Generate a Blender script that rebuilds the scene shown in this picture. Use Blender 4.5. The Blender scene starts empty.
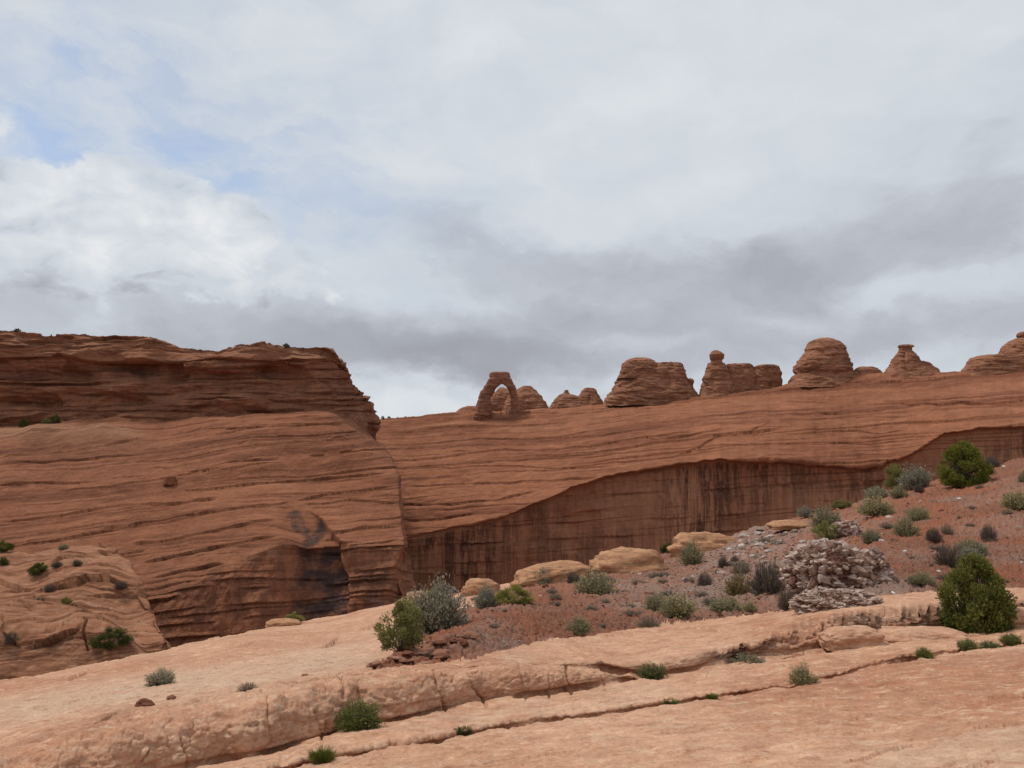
import bpy, bmesh, math, random
import numpy as np

# ------------------------------------------------------------------ camera
F, CX, CY, V0 = 800.0, 512.0, 384.0, 452.0      # focal length in pixels, picture centre, eye-level row
PITCH = math.atan((V0 - CY) / F)
SP, CP = math.sin(PITCH), math.cos(PITCH)
sc = bpy.context.scene
col = sc.collection
cd = bpy.data.cameras.new('camera')
cd.sensor_fit = 'HORIZONTAL'; cd.sensor_width = 36.0; cd.lens = 36.0 * F / 1024.0
cd.clip_start = 0.05; cd.clip_end = 20000.0
cam = bpy.data.objects.new('camera', cd); col.objects.link(cam)
cam.location = (0, 0, 0); cam.rotation_euler = (math.pi / 2 + PITCH, 0, 0)
sc.camera = cam

# ------------------------------------------------------------------ light and exposure
SUN_EL, SUN_AZ = math.radians(61), math.radians(-65)     # azimuth from +Y (view direction), negative = left
SUN_STRENGTH, SUN_ANGLE = 2.2, math.radians(10)
SKY_STRENGTH = 0.10
sc.view_settings.view_transform = 'Standard'; sc.view_settings.look = 'None'
sc.view_settings.gamma = 1.0; sc.view_settings.exposure = 0.10
sc.view_settings.use_curve_mapping = False
sd = bpy.data.lights.new('sun', 'SUN'); sd.energy = SUN_STRENGTH; sd.angle = SUN_ANGLE; sd.color = (1.0, 0.95, 0.88)
sun = bpy.data.objects.new('sun', sd); col.objects.link(sun)
from mathutils import Vector
sdir = Vector((math.sin(SUN_AZ) * math.cos(SUN_EL), math.cos(SUN_AZ) * math.cos(SUN_EL), math.sin(SUN_EL)))
sun.rotation_euler = sdir.to_track_quat('Z', 'Y').to_euler()
sun.location = (-20, -5, 40)
sc.render.engine = 'CYCLES'
sc.cycles.use_denoising = True
sc.cycles.max_bounces = 5; sc.cycles.diffuse_bounces = 3; sc.cycles.transparent_max_bounces = 4

# ------------------------------------------------------------------ rays
def kz(v):                      # z / y of the ray through row v
    t = -(np.asarray(v, float) - CY) / F
    return (SP + t * CP) / (CP - t * SP)
def kx(u, v):                   # x / y of the ray through (u, v)
    t = -(np.asarray(v, float) - CY) / F
    return (np.asarray(u, float) - CX) / F / (CP - t * SP)
def vrow(k):                    # row of a ray with slope k
    t = (k * CP - SP) / (CP + k * SP)
    return CY - t * F
def at(u, v, y):
    return Vector((float(kx(u, v)) * y, y, float(kz(v)) * y))

# ------------------------------------------------------------------ node helper
class NT:
    def __init__(s, tree): s.t = tree; s.n = tree.nodes; s.l = tree.links
    def put(s, sock, val):
        if val is None: return
        if isinstance(val, bpy.types.NodeSocket): s.l.new(val, sock)
        elif isinstance(val, (tuple, list)):
            v = list(val)
            if sock.type == 'RGBA' and len(v) == 3: v.append(1.0)
            sock.default_value = v
        else: sock.default_value = val
    def new(s, t, **kw):
        n = s.n.new(t)
        for k, v in kw.items(): setattr(n, k, v)
        return n
    def m(s, op, a, b=None, c=None, clamp=False):
        n = s.new('ShaderNodeMath', operation=op, use_clamp=clamp)
        s.put(n.inputs[0], a); s.put(n.inputs[1], b); s.put(n.inputs[2], c)
        return n.outputs[0]
    def vm(s, op, a, b=None):
        n = s.new('ShaderNodeVectorMath', operation=op); s.put(n.inputs[0], a); s.put(n.inputs[1], b)
        return n.outputs[0]
    def mix(s, f, a, b, blend='MIX'):
        n = s.new('ShaderNodeMix', data_type='RGBA', blend_type=blend)
        s.put(n.inputs[0], f); s.put(n.inputs[6], a); s.put(n.inputs[7], b)
        return n.outputs[2]
    def noise(s, vec, scale=1.0, detail=4.0, rough=0.55, dist=0.0, color=False):
        n = s.new('ShaderNodeTexNoise')
        s.put(n.inputs['Vector'], vec); n.inputs['Scale'].default_value = scale
        n.inputs['Detail'].default_value = detail; n.inputs['Roughness'].default_value = rough
        n.inputs['Distortion'].default_value = dist
        return n.outputs['Color' if color else 'Fac']
    def step(s, x, lo, hi):
        n = s.new('ShaderNodeMapRange', interpolation_type='SMOOTHSTEP')
        s.put(n.inputs[0], x); n.inputs[1].default_value = lo; n.inputs[2].default_value = hi
        return n.outputs[0]
    def xyz(s, a, b, c):
        n = s.new('ShaderNodeCombineXYZ'); s.put(n.inputs[0], a); s.put(n.inputs[1], b); s.put(n.inputs[2], c)
        return n.outputs[0]
    def sep(s, v):
        n = s.new('ShaderNodeSeparateXYZ'); s.put(n.inputs[0], v); return n.outputs
    def attr(s, name):
        n = s.new('ShaderNodeAttribute', attribute_name=name); return n

# ------------------------------------------------------------------ sky: Nishita blue behind a deck of cloud
w = bpy.data.worlds.new('World'); sc.world = w; w.use_nodes = True
w.node_tree.nodes.clear()
T = NT(w.node_tree)
sky = T.new('ShaderNodeTexSky', sky_type='NISHITA', sun_disc=False)
sky.sun_elevation = SUN_EL; sky.sun_rotation = SUN_AZ
sky.air_density = 1.0; sky.dust_density = 1.5; sky.altitude = 1450
tc = T.new('ShaderNodeTexCoord').outputs['Generated']
sx, sy, sz = T.sep(tc)
az0 = T.m('ARCTAN2', sx, sy); el0 = T.m('ARCSINE', sz)
wv = T.xyz(T.m('MULTIPLY', az0, 1.0), T.m('MULTIPLY', el0, 1.7), 0.0)
w1 = T.sep(T.noise(wv, 5.0, 6, 0.6, color=True))
w2 = T.sep(T.noise(wv, 2.2, 3, 0.5, color=True))
az = T.m('ADD', az0, T.m('ADD', T.m('MULTIPLY', T.m('SUBTRACT', w1[0], .5), .22), T.m('MULTIPLY', T.m('SUBTRACT', w2[0], .5), .10)))
el = T.m('ADD', el0, T.m('ADD', T.m('MULTIPLY', T.m('SUBTRACT', w1[1], .5), .15), T.m('MULTIPLY', T.m('SUBTRACT', w2[1], .5), .05)))
def pix_dir(u, v):
    d = at(u, v, 1.0).normalized()
    return math.atan2(d.x, d.y), math.asin(d.z)
def blob(u, v, wu, wv_, rot=0.0, p=2.0):
    a, e = pix_dir(u, v)
    da = T.m('SUBTRACT', az, a); de = T.m('SUBTRACT', el, e)
    c, s = math.cos(math.radians(rot)), math.sin(math.radians(rot))
    x = T.m('MULTIPLY', T.m('ADD', T.m('MULTIPLY', da, c), T.m('MULTIPLY', de, s)), F / wu)
    y = T.m('MULTIPLY', T.m('SUBTRACT', T.m('MULTIPLY', de, c), T.m('MULTIPLY', da, s)), F / wv_)
    r2 = T.m('ADD', T.m('POWER', T.m('ABSOLUTE', x), p), T.m('POWER', T.m('ABSOLUTE', y), p))
    return T.m('EXPONENT', T.m('MULTIPLY', r2, -1.0))
def total(items):
    acc = None
    for amp, b in items:
        t = T.m('MULTIPLY', b, amp); acc = t if acc is None else T.m('ADD', acc, t)
    return acc
cloud_mod = T.noise(T.xyz(T.m('MULTIPLY', az, 1.0), T.m('MULTIPLY', el, 2.2), 0.3), 7.0, 8, 0.55, 0.3)
cloud_big = T.noise(T.xyz(az, T.m('MULTIPLY', el, 2.0), 4.3), 2.6, 5, 0.5)
bright = total([
    (0.16, blob(600, 60, 330, 160)),
    (0.10, blob(60, 185, 170, 36, 0, 3)), (0.20, blob(170, 240, 110, 45, -12, 3)), (0.10, blob(10, 235, 70, 50, 0, 3)), (-.16, blob(75, 218, 90, 13, 0)),
    (0.10, blob(330, 270, 90, 40)),
    (-0.16, blob(140, 305, 190, 20, 0)), (-0.14, blob(60, 215, 90, 12, 0)),
    (-0.34, blob(450, 358, 190, 26, -3)), (-0.12, blob(560, 322, 120, 18, 0)),
    (-0.17, blob(640, 278, 260, 36, 3)), (-0.14, blob(870, 262, 170, 36, 3)), (-0.10, blob(930, 150, 110, 40, 20)),
    (-0.22, blob(930, 330, 200, 24, 0)), (-0.10, blob(700, 325, 200, 30, 0)),
    (-0.16, blob(420, 245, 120, 50, 0)), (0.12, blob(470, 300, 120, 16, 0)), (0.20, blob(400, 405, 110, 16)), (-.14, blob(250, 350, 330, 22, 0)),
    (0.10, blob(905, 295, 150, 14, 8)), (0.10, blob(640, 345, 50, 12, 0)),
])
b = T.m('ADD', 0.585, bright)
puff = T.noise(T.xyz(az0, T.m('MULTIPLY', el0, 1.5), 2.2), 9.0, 10, 0.56, 0.5)
puff2 = T.noise(T.xyz(az0, T.m('ADD', T.m('MULTIPLY', el0, 1.6), -.03), 2.2), 16.0, 8, 0.55, 0.4)
cum = total([(0.75, blob(55, 195, 150, 45, 0, 3)), (0.85, blob(190, 245, 110, 55, -14, 3)), (0.70, blob(20, 250, 120, 60, 0, 3)), (.35, blob(330, 285, 110, 30, -8))])
cum = T.m('ADD', cum, T.m('MULTIPLY', T.m('SUBTRACT', puff, .5), 1.9))
cmask = T.step(cum, .38, .62)
b = T.m('ADD', b, T.m('MULTIPLY', cmask, T.m('ADD', .0, T.m('MULTIPLY', T.m('SUBTRACT', puff2, .5), 1.25))))
drk = total([(.8, blob(640, 275, 280, 42, 4)), (.8, blob(880, 255, 190, 46, 3)), (.35, blob(960, 160, 90, 50, 15)), (.5, blob(470, 350, 200, 28, -2))])
drk = T.m('ADD', drk, T.m('MULTIPLY', T.m('SUBTRACT', puff, .5), 1.6))
b = T.m('ADD', b, T.m('MULTIPLY', T.step(drk, .30, .85), -.055))
b = T.m('ADD', b, T.m('MULTIPLY', T.m('SUBTRACT', puff, 0.5), 0.16))
b = T.m('ADD', b, T.m('MULTIPLY', T.m('SUBTRACT', cloud_mod, 0.5), 0.40))
b = T.m('ADD', b, T.m('MULTIPLY', T.m('SUBTRACT', cloud_big, 0.5), 0.20))
ramp = T.new('ShaderNodeValToRGB')
T.put(ramp.inputs[0], b)
cr = ramp.color_ramp
cr.elements[0].position = 0.0; cr.elements[0].color = (.31, .315, .355, 1)
cr.elements[1].position = 1.0; cr.elements[1].color = (.76, .77, .785, 1)
for p_, c_ in ((.28, (.375, .392, .44, 1)), (.42, (.46, .487, .535, 1)), (.55, (.555, .60, .655, 1)), (.78, (.65, .685, .72, 1))):
    e = cr.elements.new(p_); e.color = c_
cloud = T.vm('SCALE', ramp.outputs[0]); cloud.node.inputs['Scale'].default_value = 1.0 / SKY_STRENGTH
blue = total([(0.75, blob(75, 152, 120, 26, 8)), (0.60, blob(110, 100, 220, 70, -18)), (0.42, blob(250, 175, 150, 60, -15)), (0.4, blob(20, 60, 110, 70)), (.20, blob(400, 200, 150, 80, 0)), (.45, blob(180, 110, 280, 120, 0))])
blue = T.m('MULTIPLY', T.m('MULTIPLY', T.m('MULTIPLY', blue, T.m('SUBTRACT', 1.0, T.m('MULTIPLY', cmask, .9))), .45), T.step(T.m('ADD', cloud_mod, T.m('MULTIPLY', cloud_big, .4)), 0.95, 0.45), clamp=True)
skyc = T.vm('SCALE', sky.outputs[0]); skyc.node.inputs['Scale'].default_value = 1.35
final = T.mix(blue, cloud, skyc)
bg = T.new('ShaderNodeBackground'); T.put(bg.inputs[0], final); bg.inputs[1].default_value = SKY_STRENGTH
out = T.new('ShaderNodeOutputWorld'); T.l.new(bg.outputs[0], out.inputs[0])

# ------------------------------------------------------------------ numpy noise
def _h(ix, iy, iz):
    h = (ix.astype(np.uint32) * np.uint32(374761393) + iy.astype(np.uint32) * np.uint32(668265263) + iz.astype(np.uint32) * np.uint32(2147483647 - 58)) & np.uint32(0xffffffff)
    h = (h ^ (h >> np.uint32(13))) * np.uint32(1274126177)
    return h ^ (h >> np.uint32(16))
def perlin(x, y, z):
    x, y, z = np.broadcast_arrays(x, y, z)
    fx, fy, fz = np.floor(x), np.floor(y), np.floor(z)
    ix, iy, iz = fx.astype(np.int64), fy.astype(np.int64), fz.astype(np.int64)
    x = (x - fx); y = (y - fy); z = (z - fz)
    s = lambda t: t * t * t * (t * (t * 6 - 15) + 10)
    a, b_, c = s(x), s(y), s(z)
    G = np.array([[1,1,0],[-1,1,0],[1,-1,0],[-1,-1,0],[1,0,1],[-1,0,1],[1,0,-1],[-1,0,-1],[0,1,1],[0,-1,1],[0,1,-1],[0,-1,-1],[1,1,0],[-1,1,0],[0,-1,1],[0,-1,-1]], np.float32)
    def g(dx, dy, dz):
        q = G[_h(ix + dx, iy + dy, iz + dz) & np.uint32(15)]
        return q[..., 0] * (x - dx) + q[..., 1] * (y - dy) + q[..., 2] * (z - dz)
    l = lambda p, q, t: p + (q - p) * t
    return l(l(l(g(0,0,0), g(1,0,0), a), l(g(0,1,0), g(1,1,0), a), b_), l(l(g(0,0,1), g(1,0,1), a), l(g(0,1,1), g(1,1,1), a), b_), c)
def fbm(x, y, z, o=4, gain=0.5):
    r = 0; a = 1.0; f = 1.0
    for i in range(o):
        r = r + a * perlin(x * f + 17.3 * i, y * f + 5.1 * i, z * f + 9.7 * i); a *= gain; f *= 2.03
    return r
def cells(x, y, z=None):
    """F1, F2 distances and a random id per cell"""
    three = z is not None
    if not three: z = np.zeros_like(x)
    fx, fy, fz = np.floor(x).astype(np.int64), np.floor(y).astype(np.int64), np.floor(z).astype(np.int64)
    f1 = np.full(x.shape, 9.0); f2 = np.full(x.shape, 9.0); cid = np.zeros(x.shape)
    for dx in (-1, 0, 1):
        for dy in (-1, 0, 1):
            for dz in ((-1, 0, 1) if three else (0,)):
                h = _h(fx + dx, fy + dy, fz + dz)
                px = fx + dx + (h & np.uint32(1023)) / 1023.0
                py = fy + dy + ((h >> np.uint32(10)) & np.uint32(1023)) / 1023.0
                pz = (fz + dz + ((h >> np.uint32(20)) & np.uint32(1023)) / 1023.0) if three else 0.0
                d = np.sqrt((px - x) ** 2 + (py - y) ** 2 + (pz - z) ** 2)
                near = d < f1
                f2 = np.where(near, f1, np.minimum(f2, d)); cid = np.where(near, (h >> np.uint32(5) & np.uint32(1023)) / 1023.0, cid)
                f1 = np.where(near, d, f1)
    return f1, f2, cid
def unit(v): return v / np.maximum(np.linalg.norm(v, axis=-1, keepdims=True), 1e-9)
def sstep(x, a, b_):
    t = np.clip((x - a) / (b_ - a), 0, 1); return t * t * (3 - 2 * t)
def poly(u, pts):
    p = np.array(sorted(pts), float); return np.interp(u, p[:, 0], p[:, 1])

# ------------------------------------------------------------------ materials
def rock_mat(name, c1, c2, c3, scale=0.05, bed_k=0.25, dark=(.055, .028, .02), pale=(.42, .27, .18), bump=1.0, bscale=1.5, fine=8.0, speck=0.35, flake=.35, lines=1.0):
    m = bpy.data.materials.new(name); m.use_nodes = True; m.node_tree.nodes.clear()
    T = NT(m.node_tree)
    P = T.new('ShaderNodeTexCoord').outputs['Object']
    px, py, pz = T.sep(P)
    bed = T.attr('bed').outputs['Fac']
    mk = T.sep(T.attr('mask').outputs['Vector'])
    n1 = T.noise(P, scale, 6, 0.6)
    n2 = T.noise(P, scale * 9, 6, 0.65)
    n3 = T.noise(P, fine, 5, 0.7)
    sv = T.xyz(T.m('MULTIPLY', px, scale * .45), T.m('MULTIPLY', py, scale * .45), T.m('MULTIPLY', bed, bed_k))
    s1 = T.noise(sv, 1.0, 6, 0.62, 0.4)
    c = T.mix(T.step(n1, .35, .65), c1, c2)
    c = T.mix(T.m('MULTIPLY', T.step(s1, .46, .66), .85), c, c3)
    s2 = T.noise(T.vm('ADD', sv, (3.1, 7.7, 40.0)), 2.3, 5, 0.6)
    c = T.mix(T.m('MULTIPLY', T.step(s2, .55, .75), .45), c, pale)
    c = T.mix(mk[1], c, T.mix(T.step(n2, .35, .65), pale, T.vm('MULTIPLY', pale, (.82, .84, .86))))        # mask.y: bleached rock; also brightens the shaded alcove wall
    # mask.x: dark streaks, desert varnish on the cliff and mesa walls
    vs = T.xyz(T.m('MULTIPLY', px, 1.0), T.m('MULTIPLY', py, 1.0), T.m('MULTIPLY', pz, .045))
    vn = T.noise(vs, 1.0, 6, 0.68)
    vn2 = T.noise(T.vm('ADD', vs, (31., 7., 3.)), 0.35, 4, 0.6)
    c = T.mix(T.m('MULTIPLY', mk[0], T.m('MULTIPLY', T.step(T.m('ADD', vn, T.m('MULTIPLY', T.m('SUBTRACT', vn2, .5), .9)), .36, .62), .92)), c, dark)
    c = T.mix(T.m('MULTIPLY', mk[0], T.m('MULTIPLY', T.step(T.noise(T.vm('ADD', vs, (9., 2., 5.)), 1.6, 4, .6), .60, .72), .55)), c, pale)
    c = T.mix(T.m('MULTIPLY', mk[2], T.step(T.m('ADD', n2, T.m('MULTIPLY', T.m('SUBTRACT', mk[2], .5), .5)), .40, .55)), c, dark)   # mask.z: solid varnish patch
    fl = T.noise(T.vm('MULTIPLY', P, (.55, 1.0, 2.2)), fine * .28, 7, .72, .6)
    c = T.mix(T.m('MULTIPLY', T.step(fl, .51, .62), flake * .8), c, T.vm('MULTIPLY', pale, (1.12, 1.12, 1.1)))
    c = T.mix(T.m('MULTIPLY', T.step(fl, .47, .37), flake * .8), c, T.vm('MULTIPLY', c3 if len(c3) == 3 else c3[:3], (.85, .8, .75)))
    ln = T.noise(T.vm('MULTIPLY', sv, (1.6, 1.6, 3.4)), 1.0, 3, .5)
    c = T.mix(T.m('MULTIPLY', T.step(ln, .60, .66), .55 * lines), c, T.vm('MULTIPLY', c3[:3], (.55, .5, .5)))
    k = T.m('ADD', 1.0 - speck * .25 - .12, T.m('ADD', T.m('MULTIPLY', T.step(n3, .3, .7), speck * .5), T.m('MULTIPLY', T.step(n2, .3, .7), .24)))
    k2 = T.vm('SCALE', c); T.put(k2.node.inputs['Scale'], k)
    bs = T.new('ShaderNodeBsdfPrincipled'); T.put(bs.inputs['Base Color'], k2)
    bs.inputs['Roughness'].default_value = 0.92; bs.inputs['Specular IOR Level'].default_value = 0.15
    bh = T.m('ADD', T.noise(P, bscale, 8, 0.68), T.m('MULTIPLY', s1, .8))
    bp = T.new('ShaderNodeBump'); bp.inputs['Strength'].default_value = 0.55; bp.inputs['Distance'].default_value = bump
    T.put(bp.inputs['Height'], bh); T.put(bs.inputs['Normal'], bp.outputs[0])
    o = T.new('ShaderNodeOutputMaterial'); T.l.new(bs.outputs[0], o.inputs[0])
    return m

M = {}
M['cliff'] = rock_mat('red_cliff_sandstone', (.295, .116, .060), (.235, .089, .045), (.155, .053, .028), .02, .22, flake=.22, pale=(.40, .19, .108), bump=1.3, bscale=.35, fine=1.2)
M['mesa'] = rock_mat('mesa_sandstone', (.285, .113, .058), (.225, .086, .044), (.14, .049, .026), .03, .22, flake=.22, dark=(.056, .036, .033), pale=(.34, .165, .093), bump=.9, bscale=.6, fine=2.0)
M['hill'] = rock_mat('pale_mound_sandstone', (.32, .145, .077), (.26, .112, .058), (.17, .068, .036), .06, .25, pale=(.44, .27, .18), bump=.4, bscale=1.2, fine=4.0)
M['slab'] = rock_mat('foreground_slickrock', (.53, .303, .193), (.465, .245, .147), (.38, .170, .096), .30, .16, pale=(.56, .385, .265), bump=.10, bscale=7.0, fine=26.0, speck=.5, flake=.68, lines=.4)
M['tan'] = rock_mat('tan_boulder_rock', (.44, .238, .13), (.38, .19, .10), (.29, .13, .068), .4, .9, pale=(.45, .29, .17), bump=.14, bscale=3.0, fine=9.0, speck=.5)
M['butte'] = rock_mat('butte_sandstone', (.30, .132, .075), (.225, .094, .051), (.145, .056, .031), .09, .16, lines=.4, pale=(.40, .235, .15), bump=1.0, bscale=.5, fine=1.5)
M['arch'] = rock_mat('arch_sandstone', (.28, .12, .072), (.23, .095, .058), (.17, .066, .042), .08, .5, pale=(.34, .18, .11), bump=.9, bscale=.6, fine=1.5)

def dirt_mat():
    m = bpy.data.materials.new('red_soil'); m.use_nodes = True; m.node_tree.nodes.clear()
    T = NT(m.node_tree)
    P = T.new('ShaderNodeTexCoord').outputs['Object']
    mk = T.sep(T.attr('mask').outputs['Vector'])
    n1 = T.noise(P, .35, 6, .62); n2 = T.noise(P, 2.4, 6, .7); n3 = T.noise(P, 11.0, 5, .75)
    c = T.mix(T.step(n1, .40, .62), (.325, .118, .063), (.25, .105, .063))
    c = T.mix(T.m('MULTIPLY', T.step(n2, .54, .70), .5), c, (.27, .165, .115))
    c = T.mix(T.m('MULTIPLY', T.step(n3, .55, .66), .65), c, (.36, .26, .20))
    c = T.mix(T.m('MULTIPLY', T.step(n3, .46, .34), .5), c, (.11, .05, .035))
    c = T.mix(T.m('MULTIPLY', mk[1], T.step(T.m('ADD', n2, T.m('MULTIPLY', n3, .6)), .62, .86)), c, (.34, .28, .235))     # grey rubble and litter
    bs = T.new('ShaderNodeBsdfPrincipled'); T.put(bs.inputs['Base Color'], c)
    bs.inputs['Roughness'].default_value = .95; bs.inputs['Specular IOR Level'].default_value = .1
    bp = T.new('ShaderNodeBump'); bp.inputs['Strength'].default_value = .8; bp.inputs['Distance'].default_value = .12
    T.put(bp.inputs['Height'], T.m('ADD', n3, n2)); T.put(bs.inputs['Normal'], bp.outputs[0])
    o = T.new('ShaderNodeOutputMaterial'); T.l.new(bs.outputs[0], o.inputs[0])
    return m
M['dirt'] = dirt_mat()

def stone_mat(name, light, mid, dk, cellk=0.0):
    m = bpy.data.materials.new(name); m.use_nodes = True; m.node_tree.nodes.clear()
    T = NT(m.node_tree)
    P = T.new('ShaderNodeTexCoord').outputs['Object']
    oi = T.new('ShaderNodeObjectInfo').outputs['Random']
    r = T.attr('rnd').outputs['Fac']
    n = T.noise(P, 6.0, 6, .65); n2 = T.noise(P, 25., 4, .7)
    f = T.m('ADD', T.m('MULTIPLY', n, .7), T.m('ADD', T.m('MULTIPLY', T.m('SUBTRACT', oi, .5), .7 if not cellk else 0), T.m('MULTIPLY', T.m('SUBTRACT', r, .5), cellk)))
    c = T.mix(T.step(f, .1, .45), dk, mid); c = T.mix(T.step(f, .35, .75), c, light)
    c = T.mix(T.m('MULTIPLY', T.step(n2, .5, .7), .3), c, dk)
    bs = T.new('ShaderNodeBsdfPrincipled'); T.put(bs.inputs['Base Color'], c); bs.inputs['Roughness'].default_value = .93
    bs.inputs['Specular IOR Level'].default_value = .15
    bp = T.new('ShaderNodeBump'); bp.inputs['Strength'].default_value = .6; bp.inputs['Distance'].default_value = .05
    T.put(bp.inputs['Height'], T.noise(P, 12., 6, .7)); T.put(bs.inputs['Normal'], bp.outputs[0])
    o = T.new('ShaderNodeOutputMaterial'); T.l.new(bs.outputs[0], o.inputs[0])
    return m
M['conglomerate'] = stone_mat('pale_conglomerate', (.52, .40, .335), (.34, .225, .17), (.13, .06, .042), 1.2)
M['chunk_stone'] = stone_mat('conglomerate_chunk', (.52, .41, .345), (.38, .265, .21), (.20, .105, .075))
M['grey_stone'] = stone_mat('pale_grey_stone', (.55, .48, .42), (.38, .31, .26), (.20, .14, .11))
M['white_stone'] = stone_mat('white_stone', (.72, .68, .64), (.62, .57, .52), (.4, .35, .3))
M['red_stone'] = stone_mat('red_brown_stone', (.34, .18, .115), (.28, .125, .075), (.17, .065, .038))

def leaf_mat(name, a, b_, c_):
    m = bpy.data.materials.new(name); m.use_nodes = True; m.node_tree.nodes.clear()
    T = NT(m.node_tree)
    r = T.attr('rnd').outputs['Fac']
    oi = T.new('ShaderNodeObjectInfo').outputs['Random']
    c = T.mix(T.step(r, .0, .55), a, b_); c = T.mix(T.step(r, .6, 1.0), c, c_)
    hs = T.new('ShaderNodeHueSaturation'); T.put(hs.inputs['Color'], c)
    T.put(hs.inputs['Value'], T.m('ADD', .82, T.m('MULTIPLY', oi, .36))); hs.inputs['Hue'].default_value = .5
    T.put(hs.inputs['Saturation'], T.m('ADD', .85, T.m('MULTIPLY', oi, .25)))
    df = T.new('ShaderNodeBsdfDiffuse'); T.put(df.inputs[0], hs.outputs[0])
    tr = T.new('ShaderNodeBsdfTranslucent'); T.put(tr.inputs[0], hs.outputs[0])
    mx = T.new('ShaderNodeMixShader'); mx.inputs[0].default_value = .22
    T.l.new(df.outputs[0], mx.inputs[1]); T.l.new(tr.outputs[0], mx.inputs[2])
    o = T.new('ShaderNodeOutputMaterial'); T.l.new(mx.outputs[0], o.inputs[0])
    return m
M['juniper'] = leaf_mat('juniper_foliage', (.115, .135, .022), (.19, .195, .034), (.30, .28, .07))
M['scrub'] = leaf_mat('dark_scrub_foliage', (.062, .072, .02), (.10, .11, .03), (.16, .155, .055))
M['olive'] = leaf_mat('olive_foliage', (.17, .165, .05), (.24, .225, .07), (.35, .315, .12))
M['sage'] = leaf_mat('sage_foliage', (.21, .185, .092), (.305, .268, .145), (.42, .37, .225))
M['grey'] = leaf_mat('grey_sage_foliage', (.22, .20, .13), (.33, .305, .21), (.46, .42, .30))
M['twig'] = leaf_mat('bare_twig_growth', (.12, .09, .068), (.18, .14, .11), (.26, .21, .165))
M['green'] = leaf_mat('green_grass_blade', (.095, .12, .025), (.15, .17, .04), (.26, .25, .10))
M['yellow'] = leaf_mat('yellow_growth', (.22, .15, .03), (.30, .20, .045), (.36, .27, .10))
M['drab'] = leaf_mat('drab_dead_grass', (.20, .155, .11), (.28, .22, .16), (.36, .29, .21))
M['straw'] = leaf_mat('dry_straw_growth', (.26, .20, .125), (.35, .28, .185), (.44, .36, .25))
def flat_mat(name, c, rough=.9):
    m = bpy.data.materials.new(name); m.use_nodes = True; m.node_tree.nodes.clear()
    T = NT(m.node_tree); P = T.new('ShaderNodeTexCoord').outputs['Object']
    bs = T.new('ShaderNodeBsdfPrincipled')
    k = T.vm('SCALE', c); T.put(k.node.inputs['Scale'], T.m('ADD', .7, T.m('MULTIPLY', T.noise(P, 12., 4, .6), .6)))
    T.put(bs.inputs['Base Color'], k); bs.inputs['Roughness'].default_value = rough
    o = T.new('ShaderNodeOutputMaterial'); T.l.new(bs.outputs[0], o.inputs[0]); return m
M['bark'] = flat_mat('shrub_bark', (.13, .095, .07))
M['skin'] = flat_mat('skin', (.35, .2, .14)); M['jacket'] = flat_mat('dark_cloth', (.03, .03, .04)); M['hair'] = flat_mat('hair', (.03, .02, .015))
M['floor'] = flat_mat('canyon_floor_soil', (.26, .13, .085))

# ------------------------------------------------------------------ object helpers
def tag(o, label=None, cat=None, group=None, kind=None):
    if label: o['label'] = label
    if cat: o['category'] = cat
    if group: o['group'] = group
    if kind: o['kind'] = kind
    return o
def mesh_obj(name, verts, faces, mat, parent=None, smooth=True, attrs=None):
    """verts (n,3); faces (m,k) index array"""
    me = bpy.data.meshes.new(name)
    verts = np.ascontiguousarray(verts, np.float32); faces = np.ascontiguousarray(faces, np.int32)
    me.vertices.add(len(verts)); me.vertices.foreach_set('co', verts.ravel())
    k = faces.shape[1]
    me.loops.add(faces.size); me.loops.foreach_set('vertex_index', faces.ravel())
    me.polygons.add(len(faces)); me.polygons.foreach_set('loop_start', np.arange(0, faces.size, k, dtype=np.int32))
    me.polygons.foreach_set('use_smooth', np.full(len(faces), smooth, bool))
    for an, arr in (attrs or {}).items():
        arr = np.ascontiguousarray(arr, np.float32)
        a = me.attributes.new(an, 'FLOAT_VECTOR' if arr.ndim == 2 else 'FLOAT', 'POINT')
        a.data.foreach_set('vector' if arr.ndim == 2 else 'value', arr.ravel())
    me.update(calc_edges=True); me.validate()
    me.materials.append(mat)
    o = bpy.data.objects.new(name, me); col.objects.link(o)
    if parent: o.parent = parent
    return o
def empty(name, loc, rz=0.0):
    o = bpy.data.objects.new(name, None); col.objects.link(o); o.location = loc; o.rotation_euler = (0, 0, rz); o.empty_display_size = .2
    return o

GRIDS = {}
def loft(rows, ns, eases=None):
    """rows: list of (U, V, D) arrays; ns: subdivisions between; 1/D runs linearly so patches between lines are flat"""
    Us, Vs, Ds = [], [], []
    for i, n in enumerate(ns):
        (u0, v0, d0), (u1, v1, d1) = rows[i], rows[i + 1]
        for j in range(n):
            t = j / n; td = eases[i](t) if eases and eases[i] else t
            Us.append(u0 + (u1 - u0) * t); Vs.append(v0 + (v1 - v0) * t); Ds.append(1.0 / ((1 - td) / d0 + td / d1))
    u, v, d = rows[-1]; Us.append(u); Vs.append(v); Ds.append(d)
    return np.array(Us), np.array(Vs), np.array(Ds)
def to_xyz(U, V, D): return np.stack([kx(U, V) * D, D, kz(V) * D], -1)
def normals(P):
    a = np.gradient(P, axis=0); b_ = np.gradient(P, axis=1)
    n = np.cross(a, b_); n /= np.maximum(np.linalg.norm(n, axis=-1, keepdims=True), 1e-9)
    if (n * P).sum(-1).mean() > 0: n = -n
    return n
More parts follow.
